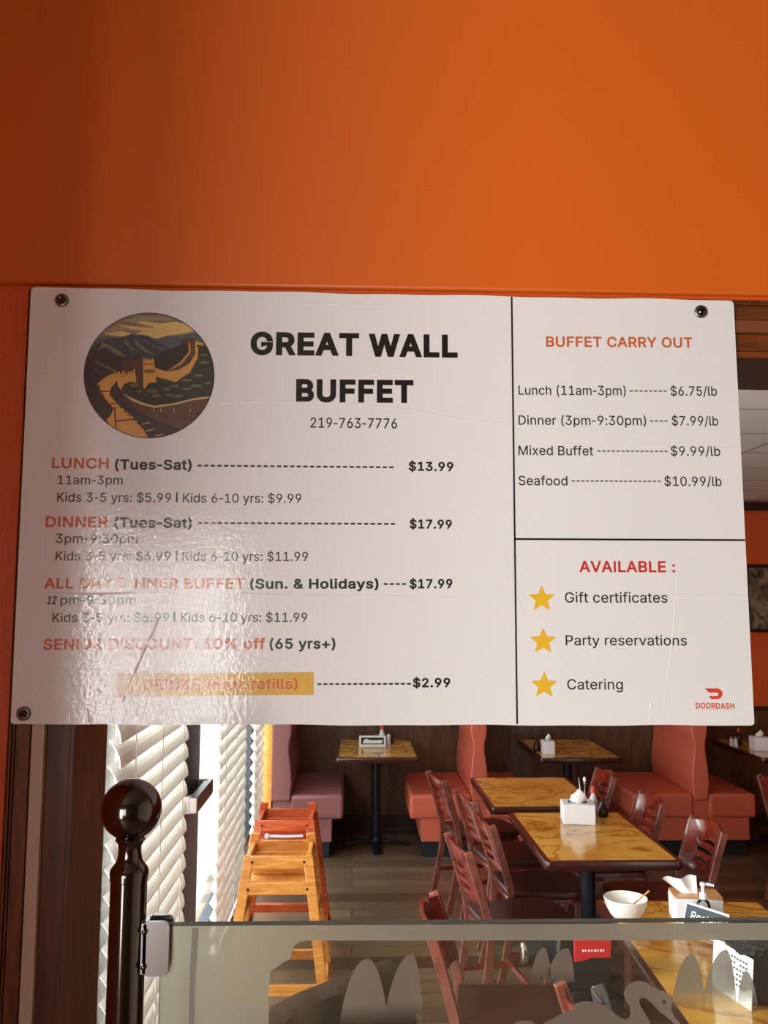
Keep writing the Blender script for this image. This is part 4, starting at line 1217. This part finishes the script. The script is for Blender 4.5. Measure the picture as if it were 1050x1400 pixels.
def bench(label, x, vinyl_m, left, right, bt_=0.11):
    """back at x..x+bt_; seat cushions on the chosen sides"""
    t = thing('booth_bench', label, 'bench', (x, 7.25, 0), 0, 'booth benches along the back wall')
    y0, y1 = -0.47, 0.468
    prof = [(0.0, 0.42), (-0.012, 0.55), (-0.004, 0.68), (0.012, 0.78), (0.010, 0.85), (-0.006, 0.91), (-0.008, 0.97), (0.012, 1.025), (bt_ / 2, 1.045)]
    if right:
        back = [(bt_ - a, z) for a, z in prof[:-1]][::-1]
    else:
        back = [(bt_ - 0.008, 1.02), (bt_ + 0.01, 0.96), (bt_ + 0.012, 0.8), (bt_ + 0.012, 0.42)]
    if not left:
        prof, back = [(-0.012, 0.42), (-0.012, 0.8), (-0.01, 0.96), (0.006, 1.02), (bt_ / 2, 1.045)], [(bt_ - a, z) for a, z in [(0.0, 0.42), (-0.012, 0.55), (-0.004, 0.68), (0.012, 0.78), (0.010, 0.85), (-0.006, 0.91), (-0.008, 0.97), (0.012, 1.025)]][::-1]
    MB().prism(prof + back, y0, y1, 'XZ').build('backrest', vinyl_m, t, 0.012, 3)
    if left:
        MB().box(-0.47, -0.002, y0 + 0.005, y1, 0.285, 0.465).build('seat', vinyl_m, t, 0.025, 4)
    if right:
        MB().box(bt_ + 0.002, bt_ + 0.37 + (0.0 if left else 0.03), y0 + 0.005, y1, 0.285, 0.465).build('seat', vinyl_m, t, 0.025, 4)
    xa = -0.385 if left else 0.0
    xb = bt_ + (0.315 if right else 0.0)
    MB().box(xa, xb, y0 + 0.02, y1, 0.12, 0.42).build('base', vinyl_m, t, 0.004)
    MB().box(xa + 0.02, xb - 0.02, y0 + 0.05, y1, 0.0, 0.12).build('kick_board', M['kick'], t)
    return t


bench('single coral booth bench against the window wall, bluish shade in its colour', -0.60, M['coral_shaded'], False, True, 0.13)
bench('coral back-to-back booth bench behind the middle tables', 0.90, M['coral'], True, True)
bench('deep red back-to-back booth bench on the right, in shade', 2.595, M['coral'], True, True)

# ================================================================== CHAIRS
def make_chair(label, group):
    t = thing('dining_chair', label, 'chair', (0, 0, 0), 0, group)
    hw = 0.182

    def back_x(z):       # side profile of the back posts
        if z < 0.44:
            return -0.075 * ((0.44 - z) / 0.44) ** 1.6
        return -0.105 * ((z - 0.44) / 0.36) ** 1.15

    for s in (-1, 1):
        zs = [0.0, 0.1, 0.2, 0.3, 0.4, 0.5, 0.6, 0.7, 0.795]
        MB().rect_path([(back_x(z) + 0.012, s * (hw - 0.008), z) for z in zs], 0.022, 0.036).build('rear_leg', M['mahogany_leg'], t, 0.003)
        MB().rect_path([(0.405, s * 0.165, 0.0), (0.39, s * 0.165, 0.425)], 0.026, 0.03).build('front_leg', M['mahogany_leg'], t, 0.003)
        MB().bar((-0.02, s * 0.17, 0.17), (0.40, s * 0.165, 0.17), 0.016, 0.026).build('stretcher', M['mahogany'], t, 0.002)
    MB().bar((0.20, -0.166, 0.19), (0.20, 0.166, 0.19), 0.026, 0.016, 0, V((0, 0, 1))).build('stretcher', M['mahogany'], t, 0.002)
    # crest panel with three slots, wings curving forwards
    ny = 16
    zr = [0.555, 0.600, 0.622, 0.648, 0.670, 0.696, 0.718, 0.750, 0.800]
    slot = {1, 3, 5}
    ok = {}
    vs, fs = [], []
    th = 0.016

    def P(i, j, k):
        y = -hw + 2 * hw * i / ny
        u = y / hw
        z = zr[j]
        if j == len(zr) - 1:
            z += 0.012 * math.cos(u * PI) - 0.004
        return (back_x(min(z, 0.8)) - 0.026 + 0.045 * u * u + th * k, y, z)
    idx = {}
    for i in range(ny + 1):
        for j in range(len(zr)):
            for k in (0, 1):
                idx[(i, j, k)] = len(vs)
                vs.append(P(i, j, k))
    solid = lambda i, j: 0 <= i < ny and 0 <= j < len(zr) - 1 and not (j in slot and 4 <= i < ny - 4)
    for i in range(ny):
        for j in range(len(zr) - 1):
            if not solid(i, j):
                continue
            fs.append([idx[(i, j, 0)], idx[(i, j + 1, 0)], idx[(i + 1, j + 1, 0)], idx[(i + 1, j, 0)]])
            fs.append([idx[(i, j, 1)], idx[(i + 1, j, 1)], idx[(i + 1, j + 1, 1)], idx[(i, j + 1, 1)]])
            for (di, dj), (a, b_) in {(-1, 0): ((i, j), (i, j + 1)), (1, 0): ((i + 1, j + 1), (i + 1, j)), (0, -1): ((i + 1, j), (i, j)), (0, 1): ((i, j + 1), (i + 1, j + 1))}.items():
                if not solid(i + di, j + dj):
                    fs.append([idx[a + (0,)], idx[a + (1,)], idx[b_ + (1,)], idx[b_ + (0,)]])
    MB().add(vs, fs, 0, True).build('backrest', M['mahogany'], t, 0.0025)
    fr = MB().box(0.0, 0.40, -0.165, 0.165, 0.405, 0.43)
    fr.build('seat_frame', M['mahogany'], t, 0.004)
    st = MB().prism([(-0.005, -0.165), (0.25, -0.20), (0.36, -0.195), (0.42, -0.15), (0.435, 0.0), (0.42, 0.15), (0.36, 0.195), (0.25, 0.20), (-0.005, 0.165)], 0.43, 0.47, 'XY')
    so = st.build('seat', M['vinyl_dark'], t, 0.014, 3)
    so['label'] = 'dark brown padded seat'
    return t


G_L, G_R = 'chairs down the left of the tables', 'chairs down the right of the tables'
ch = make_chair('slot-backed wooden chair at far left of the rear table', G_L)
ch.location = (0.62, 5.79, 0)
ch.rotation_euler = (0, 0, 0.20)
dup(ch, (0.735, 5.22, 0), 0.18, 'second slot-backed chair at the left of the rear table, nearer the visitor', G_L)
dup(ch, (0.765, 4.67, 0), 0.10, 'slot-backed chair with its seat pushed under the napkin-box table', G_L)
dup(ch, (0.575, 4.20, 0), 0.16, 'bright red-lit slot-backed chair pulled out left of the napkin-box table', G_L)
dup(ch, (0.375, 3.30, 0), -0.15, 'chair whose tilted back is cut by the top edge of the etched panel', G_L)
dup(ch, (0.72, 2.50, 0), 0.15, 'nearest chair, mostly hidden behind the etched swan', G_L)
dup(ch, (1.575, 5.88, 0), PI + 0.02, 'glossy dark chair at the right of the rear table', G_R)
dup(ch, (1.625, 5.12, 0), PI + 0.02, 'glossy dark chair tucked at the right of the napkin-box table, far corner', G_R)
dup(ch, (1.70, 4.50, 0), PI + 0.04, 'glossy dark chair nearest the visitor on the right, above the tissue box', G_R)
dup(ch, (2.79, 5.65, 0), 0.35, 'lone chair at the right edge of the photo in front of the red bench', 'lone chair on the right')

# ================================================================== WOODEN HIGH CHAIRS
def make_highchair(label, m, strap):
    t = thing('wooden_high_chair', label, 'high chair', (0, 0, 0), 0, 'wooden high chairs by the windows')
    H = 0.74
    tw, bw = 0.135, 0.235            # half widths at top and floor
    td, bd = 0.13, 0.225             # half depths
    def leg(sx, sy):
        return MB().rect_path([(sx * bw, sy * bd, 0.0), (sx * (bw - (bw - tw) * 0.5), sy * (bd - (bd - td) * 0.5), H / 2), (sx * tw, sy * td, H + (0.035 if sy > 0 else 0.0))], 0.045, 0.022, V((1, 0, 0)))
    for sx in (-1, 1):
        for sy in (-1, 1):
            leg(sx, sy).build('leg', m, t, 0.003)
    def w(z):
        return bw - (bw - tw) * z / H
    def dp(z):
        return bd - (bd - td) * z / H
    def rail(name, z0, z1, sy, th=0.02):
        zc = (z0 + z1) / 2
        b = MB()
        y = sy * dp(zc)
        b.prism([(-w(z0), z0), (w(z0), z0), (w(z1), z1), (-w(z1), z1)], y - th / 2, y + th / 2)
        return b.build(name, m, t, 0.003)
    rail('front_rail', 0.685, H, -1)
    rail('front_rail', 0.575, 0.628, -1)
    rail('back_panel', 0.60, H, 1)
    rail('foot_rail', 0.16, 0.205, 1)
    rail('foot_rail', 0.16, 0.205, -1)
    for sx in (-1, 1):
        for z0, z1 in ((0.68, 0.735), (0.43, 0.48), (0.10, 0.15)):
            b = MB()
            b.prism([(-dp(z0), z0), (dp(z0), z0), (dp(z1), z1), (-dp(z1), z1)], sx * w((z0 + z1) / 2) - 0.01, sx * w((z0 + z1) / 2) + 0.01, 'YZ')
            b.build('side_rail', m, t, 0.003)
    MB().box(-0.15, 0.15, -0.135, 0.14, 0.578, 0.594).build('seat', m, t, 0.003)
    MB().prism([(-0.14, 0.594), (0.14, 0.594), (0.13, 0.70), (-0.13, 0.70)], 0.085, 0.10).build('seat_back', m, t, 0.003)
    if strap:
        b = MB().tube([(-0.09, -0.155, 0.665), (0.0, -0.158, 0.662), (0.1, -0.155, 0.664)], 0.008, 8)
        b.lathe([(0.002, -0.008), (0.014, -0.004), (0.014, 0.004), (0.002, 0.008)], (-0.09, -0.160, 0.665), 16, 0, 'Y')
        b.build('strap', M['strap'], t)
    for sx in (-1, 1):
        for z in (0.715, 0.60):
            MB().lathe([(0.006, 0.0), (0.005, -0.003)], (sx * (w(z) - 0.02), -dp(z) - 0.0115, z), 10, 0, 'Y').build('bolt', M['gunmetal'], t)
    return t


hc = make_highchair('honey-coloured wooden high chair in front, by the blinds', M['oak'], False)
hc.location = (-0.338, 4.31, 0)
hc2 = make_highchair('red-stained wooden high chair behind the honey-coloured one', M['cherry'], True)
hc2.location = (-0.362, 4.98, 0)

# ================================================================== THINGS ON THE TABLES
def napkin_box(label, loc, rz, sx, sy, h, tissue_h, group=None):
    t = thing('napkin_box', label, 'napkin box', loc, rz, group)
    MB().box(-sx / 2, sx / 2, -sy / 2, sy / 2, 0, h).build('body', M['white_plastic'], t, 0.004)
    MB().box(-sx * 0.3, sx * 0.3, -sy * 0.18, sy * 0.18, h, h + 0.0015).build('slot', M['black'], t)
    b = MB()
    vs, fs = [], []
    n, mrow = 12, 5
    r = random.Random(3)
    for j in range(mrow + 1):
        u = j / mrow
        for i in range(n):
            a = 2 * PI * i / n
            k = (0.75 + 0.35 * u - 0.85 * u ** 3) * (1 + 0.2 * math.sin(3 * a + j) + 0.12 * r.random())
            vs.append((sx * 0.27 * k * math.cos(a), sy * 0.22 * k * math.sin(a), h + tissue_h * u * (1 + 0.3 * math.sin(a + 2.2) * u)))
    for j in range(mrow):
        for i in range(n):
            fs.append((j * n + i, j * n + (i + 1) % n, (j + 1) * n + (i + 1) % n, (j + 1) * n + i))
    fs.append([mrow * n + i for i in range(n)])
    fs.append([i for i in range(n)][::-1])
    b.add(vs, fs, 0, True).build('napkin', M['tissue'], t)
    return t


napkin_box('big white napkin box on the mid-room table', (1.185, 4.73, TH), -0.12, 0.165, 0.15, 0.10, 0.055)
napkin_box('small white napkin box on the middle booth table', (1.50, 6.87, TH), 0, 0.085, 0.11, 0.10, 0.04)
napkin_box('white napkin box on the booth table at the right edge of the photo', (3.225, 7.02, TH), 0, 0.12, 0.12, 0.105, 0.04)


def bottle(label, loc, s, body, cap, name='sauce_bottle', cat='bottle', group=None):
    t = thing(name, label, cat, loc, 0, group)
    MB().lathe([(0.020 * s, 0), (0.024 * s, 0.006 * s), (0.024 * s, 0.075 * s), (0.018 * s, 0.095 * s), (0.011 * s, 0.11 * s), (0.011 * s, 0.12 * s)], (0, 0, 0), 18).build('body', body, t)
    MB().lathe([(0.014 * s, 0.118 * s), (0.014 * s, 0.14 * s), (0.009 * s, 0.152 * s), (0.003 * s, 0.16 * s)], (0, 0, 0), 16).build('cap', cap, t)
    return t


# left booth table
sg = thing('sign_holder', 'small black-and-white sign holder standing on the left booth table', 'sign holder', (0.155, 7.24, TH), 0)
MB().prism(rrect(-0.108, 0.108, 0.0, 0.082, 0.004, 2), -0.006, 0.006).build('frame', M['white_plastic'], sg)
MB().prism(rrect(-0.092, 0.092, 0.014, 0.068, 0.003, 2), -0.0075, -0.006).build('card', M['black'], sg)
MB().prism([(-0.08, 0.022), (0.075, 0.022), (0.085, 0.048), (-0.02, 0.046), (-0.045, 0.058), (-0.065, 0.054)], -0.0085, -0.0075).build('print', M['paper'], sg)
bottle('bottle with a red tip beside the sign holder on the left booth table', (0.235, 7.35, TH), 1.0, M['salt'], M['red_cap'])
G_S = 'shakers on the left booth table'
for x, y, lb in ((0.195, 7.36, 'pale shaker left of the red-tipped bottle'), (0.29, 7.33, 'pale shaker right of the red-tipped bottle')):
    s = thing('shaker', lb, 'shaker', (x, y, TH), 0, G_S)
    MB().lathe([(0.017, 0), (0.018, 0.01), (0.015, 0.06)], (0, 0, 0), 14).build('body', M['salt'], s)
    MB().lathe([(0.016, 0.06), (0.016, 0.07), (0.008, 0.08)], (0, 0, 0), 14).build('lid', M['steel'] if x < 0.2 else M['salt'], s)
c = thing('condiment_caddy', 'low black condiment caddy at the back of the left booth table', 'caddy', (0.28, 7.42, TH), 0)
MB().box(-0.055, 0.055, -0.035, 0.035, 0, 0.03).build('tray', M['black'], c, 0.004)
MB().tube([(-0.05, 0, 0.028), (-0.05, 0, 0.08), (-0.03, 0, 0.10), (0.03, 0, 0.10), (0.05, 0, 0.08), (0.05, 0, 0.028)], 0.004, 8).build('handle', M['black'], c)
# mid-room table
bottle('orange-capped bottle behind the big white napkin box', (1.315, 4.90, TH), 0.95, M['salt'], M['red_cap'])
s = thing('soy_sauce_bottle', 'dark round sauce bottle at the right of the big white napkin box', 'bottle', (1.345, 4.83, TH), 0)
MB().lathe([(0.022, 0), (0.03, 0.01), (0.03, 0.04), (0.016, 0.062), (0.012, 0.08)], (0, 0, 0), 18).build('body', M['soy'], s)
MB().lathe([(0.014, 0.078), (0.014, 0.09), (0.006, 0.094)], (0, 0, 0), 14).build('cap', M['black'], s)
s = thing('menu_clip', 'slim chrome menu clip standing behind the big white napkin box', 'menu clip', (1.262, 4.92, TH), 0)
MB().lathe([(0.03, 0), (0.03, 0.006), (0.005, 0.010)], (0, 0, 0), 18).build('foot', M['chrome'], s)
MB().tube([(-0.012, 0, 0.006), (-0.012, 0, 0.12), (-0.02, 0, 0.19)], 0.003, 8).tube([(0.012, 0, 0.006), (0.012, 0, 0.13), (0.012, 0, 0.15)], 0.003, 8).build('stem', M['chrome'], s)
MB().lathe([(0.004, 0.148), (0.010, 0.16), (0.010, 0.185), (0.004, 0.195)], (0.014, 0, 0), 12).build('clip', M['chrome'], s)
# middle booth table and right booth table
s = thing('soy_sauce_bottle', 'dark sauce bottle left of the small white napkin box', 'bottle', (1.435, 6.97, TH), 0)
MB().lathe([(0.022, 0), (0.028, 0.01), (0.028, 0.04), (0.016, 0.062), (0.012, 0.08)], (0, 0, 0), 16).build('body', M['soy'], s)
MB().lathe([(0.014, 0.078), (0.014, 0.09), (0.006, 0.094)], (0, 0, 0), 14).build('cap', M['black'], s)
G_S2 = 'shakers on the right booth table'
for x, lb in ((3.085, 'left of two dim shakers on the right booth table'), (3.12, 'right of two dim shakers on the right booth table')):
    s = thing('shaker', lb, 'shaker', (x, 7.22, TH), 0, G_S2)
    MB().lathe([(0.016, 0), (0.017, 0.01), (0.014, 0.06)], (0, 0, 0), 14).build('body', M['salt'], s)
    MB().lathe([(0.015, 0.06), (0.015, 0.07), (0.008, 0.08)], (0, 0, 0), 14).build('lid', M['steel'], s)
bottle('dark bottle with a dull red cap beside the two dim shakers', (3.165, 7.26, TH), 0.9, M['soy'], M['red_cap'])

# near table
bw = thing('soup_bowl', 'white soup bowl on the near table just above the panel edge', 'bowl', (0.992, 3.285, TH), 0)
MB().lathe([(0.036, 0.0), (0.042, 0.004), (0.056, 0.02), (0.068, 0.042), (0.0745, 0.064), (0.078, 0.0755), (0.0765, 0.077), (0.0735, 0.0745), (0.066, 0.045), (0.052, 0.022), (0.03, 0.012)], (0, 0, 0), 40).build('body', M['white_ceramic'], bw)
MB().lathe([(0.062, 0.040), (0.03, 0.041), (0.001, 0.041)], (0, 0, 0), 32).build('soup', M['soup'], bw)
sn = thing('spoon', 'pale spoon leaning out of the white soup bowl', 'spoon', (0.992, 3.285, TH), 0)
MB().tube([(0.02, 0.0, 0.045), (0.07, 0.01, 0.079), (0.092, 0.014, 0.094)], [0.004, 0.003, 0.0035], 8).build('handle', M['bamboo'], sn)
MB().lathe([(0.002, -0.006), (0.013, -0.002), (0.015, 0.003), (0.011, 0.003)], (0.012, 0, 0.045), 14).build('spoon_bowl', M['bamboo'], sn)

tx = thing('tissue_box', 'white-sided tissue box with a wooden top on the near table', 'tissue box', (1.245, 3.275, TH), -0.12)
MB().box(-0.085, 0.085, -0.055, 0.055, 0, 0.088).build('body', M['white_plastic'], tx, 0.006)
MB().prism(rrect(-0.085, 0.085, -0.055, 0.055, 0.008, 3), 0.088, 0.094, 'XY').build('lid', M['bamboo'], tx, 0.001)
vs, fs = [], []
for i in range(9):
    u = i / 8
    for j in range(6):
        v = j / 5
        vs.append((-0.02 - 0.035 * v + (u - 0.5) * (0.05 + 0.07 * v), -0.01 + 0.02 * math.sin(3 * PI * u) * v + 0.01 * v, 0.09 + (0.062 - 0.012 * (1 - u)) * v))
for i in range(8):
    for j in range(5):
        fs.append((i * 6 + j, i * 6 + j + 1, i * 6 + j + 7, i * 6 + j + 6))
k = len(vs)
vs += [(x, y + 0.004, z) for x, y, z in vs]
fs += [tuple(q + k for q in f[::-1]) for f in fs]
MB().add(vs, fs, 0, True).build('tissue', M['tissue'], tx)

pm = thing('pump_bottle', 'clear sanitizer pump bottle standing in front of the tissue box', 'bottle', (1.236, 3.178, TH), 0)
MB().lathe([(0.022, 0.0), (0.0245, 0.004), (0.0245, 0.078), (0.020, 0.094), (0.011, 0.102), (0.011, 0.106)], (0, 0, 0), 24).build('body', M['bottle'], pm)
MB().lathe([(0.0249, 0.018), (0.0249, 0.060)], (0, 0, 0), 24, 0, 'Z', True, False).build('label_band', M['grey_print'], pm)
MB().lathe([(0.0251, 0.060), (0.0251, 0.070)], (0, 0, 0), 24, 0, 'Z', True, False).build('label_stripe', M['label_red'], pm)
b = MB().lathe([(0.013, 0.104), (0.013, 0.122), (0.006, 0.126), (0.006, 0.147), (0.010, 0.149), (0.010, 0.158), (0.004, 0.160)], (0, 0, 0), 18)
b.tube([(0, 0, 0.154), (0.018, -0.004, 0.154), (0.036, -0.008, 0.150)], 0.0048, 8)
b.build('pump', M['white_plastic'], pm)

cs = thing('card_stand', 'slate-coloured script card in a white frame leaning on the near table', 'card stand', (1.205, 3.115, TH), -0.98)
def leaning(x0, x1, z0, z1, k, tilt=0.35):
    # a card leaning back: bottom at y=0
    return [(x, k + z * tilt, z) for x, z in ((x0, z0), (x1, z0), (x1, z1), (x0, z1))]
def slab(poly, th):
    return MB().add([V(p) for p in poly] + [V(p) + V((0, th, 0)) for p in poly], [(0, 1, 2, 3), (7, 6, 5, 4), (0, 4, 5, 1), (1, 5, 6, 2), (2, 6, 7, 3), (3, 7, 4, 0)])
slab(leaning(-0.085, 0.085, 0.0, 0.088, 0.0), 0.004).build('frame', M['white_plastic'], cs)
slab(leaning(-0.079, 0.079, 0.006, 0.082, -0.0008), 0.001).build('card', M['slate'], cs)
tmp = []
b = MB()
SLOPE = 0.35
def script(s, x, z, cap):
    xx = x
    for chh in s:
        adv, vs_, tr_ = glyph(chh, 12)
        sc = cap / 533.0
        b.add([(xx + (q.x + 0.18 * q.y) * sc, -0.0016 + (z + q.y * sc) * SLOPE, z + q.y * sc) for q in vs_], tr_)
        xx += (adv + 10) * sc
script('Restaurant', -0.060, 0.040, 0.026)
fix(b.build('script_lettering', M['paper'], cs))
MB().tube([(0.065, -0.012, 0.005), (0.0, -0.020, 0.004), (-0.06, -0.014, 0.005), (-0.075, -0.004, 0.02)], 0.004, 8).build('foot', M['white_plastic'], cs)

bx = thing('black_box', 'black box with a crinkled shiny top on the near table, right edge of photo', 'box', (1.21, 2.66, TH), 0.0)
MB().box(-0.065, 0.115, -0.07, 0.10, 0, 0.15).build('body', M['black'], bx, 0.008, 3)
vs, fs = [], []
r = random.Random(11)
nx, nyv = 14, 14
for i in range(nx + 1):
    for j in range(nyv + 1):
        u, v = i / nx, j / nyv
        e = min(u, 1 - u, v, 1 - v)
        vs.append((-0.105 + 0.23 * u + 0.006 * r.random(), -0.075 + 0.19 * v + 0.006 * r.random(), 0.150 + min(e * 6, 1) * (0.020 + 0.022 * r.random()) - (0.012 if e == 0 else 0)))
for i in range(nx):
    for j in range(nyv):
        a = i * (nyv + 1) + j
        fs.append((a, a + 1, a + nyv + 2, a + nyv + 1))
k = len(vs)
vs += [(x, y, 0.148) for x, y, z in vs]
fs += [tuple(q + k for q in f[::-1]) for f in fs]
MB().add(vs, fs, 0, True).build('crinkled_film', M['crinkle'], bx)
pc = thing('printed_card', 'pale printed card leaning against the left of the black box', 'card', (1.098, 2.64, TH), -1.30)
slab(leaning(-0.085, 0.085, 0.0, 0.135, 0.0, 0.10), 0.002).build('card', M['paper'], pc)
b = MB()
for rr in range(6):
    for cc in range(7):
        if (rr * 5 + cc * 3) % 7 == 0:
            continue
        z, x = 0.112 - 0.014 * rr, -0.02 + 0.0125 * cc
        b.add([(x, -0.0006 + zz * 0.10, zz) for x, zz in ((x, z), (x + 0.0088, z), (x + 0.0088, z + 0.006), (x, z + 0.006))], [(0, 1, 2, 3)])
fix(b.build('print', M['grey_print'], pc))

# ================================================================== APPLIANCE, COAT, PICTURE
ap = thing('upright_appliance', 'black and red upright appliance with chrome fittings left of the near table', 'appliance', (0.690, 2.80, 0), 0)
MB().box(-0.12, 0.09, -0.08, 0.10, 0, 0.07).build('floor_head', M['black'], ap, 0.02, 3)
MB().lathe([(0.045, 0.06), (0.05, 0.3), (0.052, 0.52), (0.058, 0.655), (0.06, 0.735)], (0.0, 0, 0), 22).build('body', M['black'], ap)
MB().prism([(-0.06, 0.725), (0.09, 0.735), (0.10, 0.9), (-0.07, 0.905), (-0.075, 0.815)], -0.055, 0.055).build('upper_housing', M['black'], ap, 0.012, 3)
pn = MB().prism([(-0.022, 0.821), (0.0, 0.821), (0.03, 0.831), (0.088, 0.831), (0.092, 0.893), (-0.022, 0.893)], -0.062, -0.054).build('red_panel', M['red_panel'], ap, 0.002)
b = MB()
for i, wd in enumerate((0.006, 0.003, 0.005, 0.004, 0.006, 0.004, 0.005, 0.003)):
    b.box(0.002 + 0.009 * i, 0.002 + 0.009 * i + wd, -0.0626, -0.062, 0.85, 0.856)
b.build('print', M['white_plastic'], pn)
MB().tube([(-0.05, 0.0, 0.83), (-0.12, 0.0, 0.83), (-0.165, 0.0, 0.823)], [0.036, 0.036, 0.03], 16).build('nozzle', M['black'], ap)
MB().lathe([(0.027, -0.172), (0.032, -0.168), (0.032, -0.156), (0.027, -0.152)], (0, 0, 0.823), 20, 0, 'X').build('nozzle_ring', M['chrome'], ap)
MB().tube([(0.05, -0.04, 0.745), (0.065, -0.07, 0.685), (0.095, -0.09, 0.635), (0.125, -0.10, 0.6)], 0.026, 14).build('side_canister', M['grey_appliance'], ap)
MB().tube([(0.115, -0.097, 0.613), (0.124, -0.1, 0.6)], 0.029, 16).build('canister_ring', M['chrome'], ap)
MB().tube([(0.03, -0.06, 0.745), (0.045, -0.085, 0.715), (0.04, -0.06, 0.685)], 0.006, 8).build('hook', M['chrome'], ap)

# chair that carries the coat: turned away, only the coat shows above the panel
cc = dup(ch, (-0.15, 2.69, 0), 2.29, 'chair under the dark coat, low behind the frosted border', 'chair under the coat')
ct = thing('dark_coat', 'dark cloth coat thrown over a chair back behind the frosted hills', 'coat', (-0.07, 2.60, 0), 0.72)
vs, fs = [], []
nu, nv = 24, 14
prof = [(-0.17, 0.42), (-0.14, 0.55), (-0.12, 0.68), (-0.10, 0.76), (-0.06, 0.815), (0.0, 0.828), (0.05, 0.80), (0.075, 0.70), (0.08, 0.55)]
for i in range(nu + 1):
    u = i / nu
    x = -0.26 + 0.50 * u
    hh = 0.86 + 0.14 * math.sin(PI * min(1, u * 1.15)) + 0.10 * u
    for y, z in prof:
        f = 0.012 * math.sin(u * 21 + z * 6) + 0.008 * math.sin(u * 37)
        sag = 0.03 * (max(0, 0.4 - u) / 0.4) ** 1.5
        vs.append((x, y + f * (1 if y < 0 else 0.4) * (0.828 - z) * 3, z - sag))
m_ = len(prof)
for i in range(nu):
    for j in range(m_ - 1):
        a = i * m_ + j
        fs.append((a, a + 1, a + m_ + 1, a + m_))
k = len(vs)
vs += [(x, y * 0.93 + 0.0, z - 0.012) for x, y, z in vs]
fs += [tuple(q + k for q in f[::-1]) for f in fs]
MB().add(vs, fs, 0, True).build('cloth', M['coat'], ct)

fm = thing('framed_picture', 'dark framed picture on the orange wall right of the menu board', 'picture', (4.05, BY - 0.02, 1.66), 0)
fr = MB().box(-0.58, 0.58, -0.02, 0.018, 0, 0.03).box(-0.58, 0.58, -0.02, 0.018, 0.57, 0.60).box(-0.58, -0.55, -0.02, 0.018, 0.03, 0.57).box(0.55, 0.58, -0.02, 0.018, 0.03, 0.57)
fr.build('frame', M['black'], fm)
m = mat('dim_painting', rgb(120, 100, 80), 0.4)
n, l, p = nodes(m)
f = noise(m, coords(m, 'World', (1, 1, 1)), 7, 6, 0.7, 2.0)
l.new(ramp(m, f, [(0.36, rgb(30, 26, 24)), (0.5, rgb(112, 94, 74)), (0.60, rgb(150, 130, 104)), (0.66, rgb(150, 50, 40)), (0.7, rgb(60, 50, 40))]), p.inputs['Base Color'])
MB().box(-0.55, 0.55, -0.006, 0.012, 0.03, 0.57).build('canvas', m, fm)
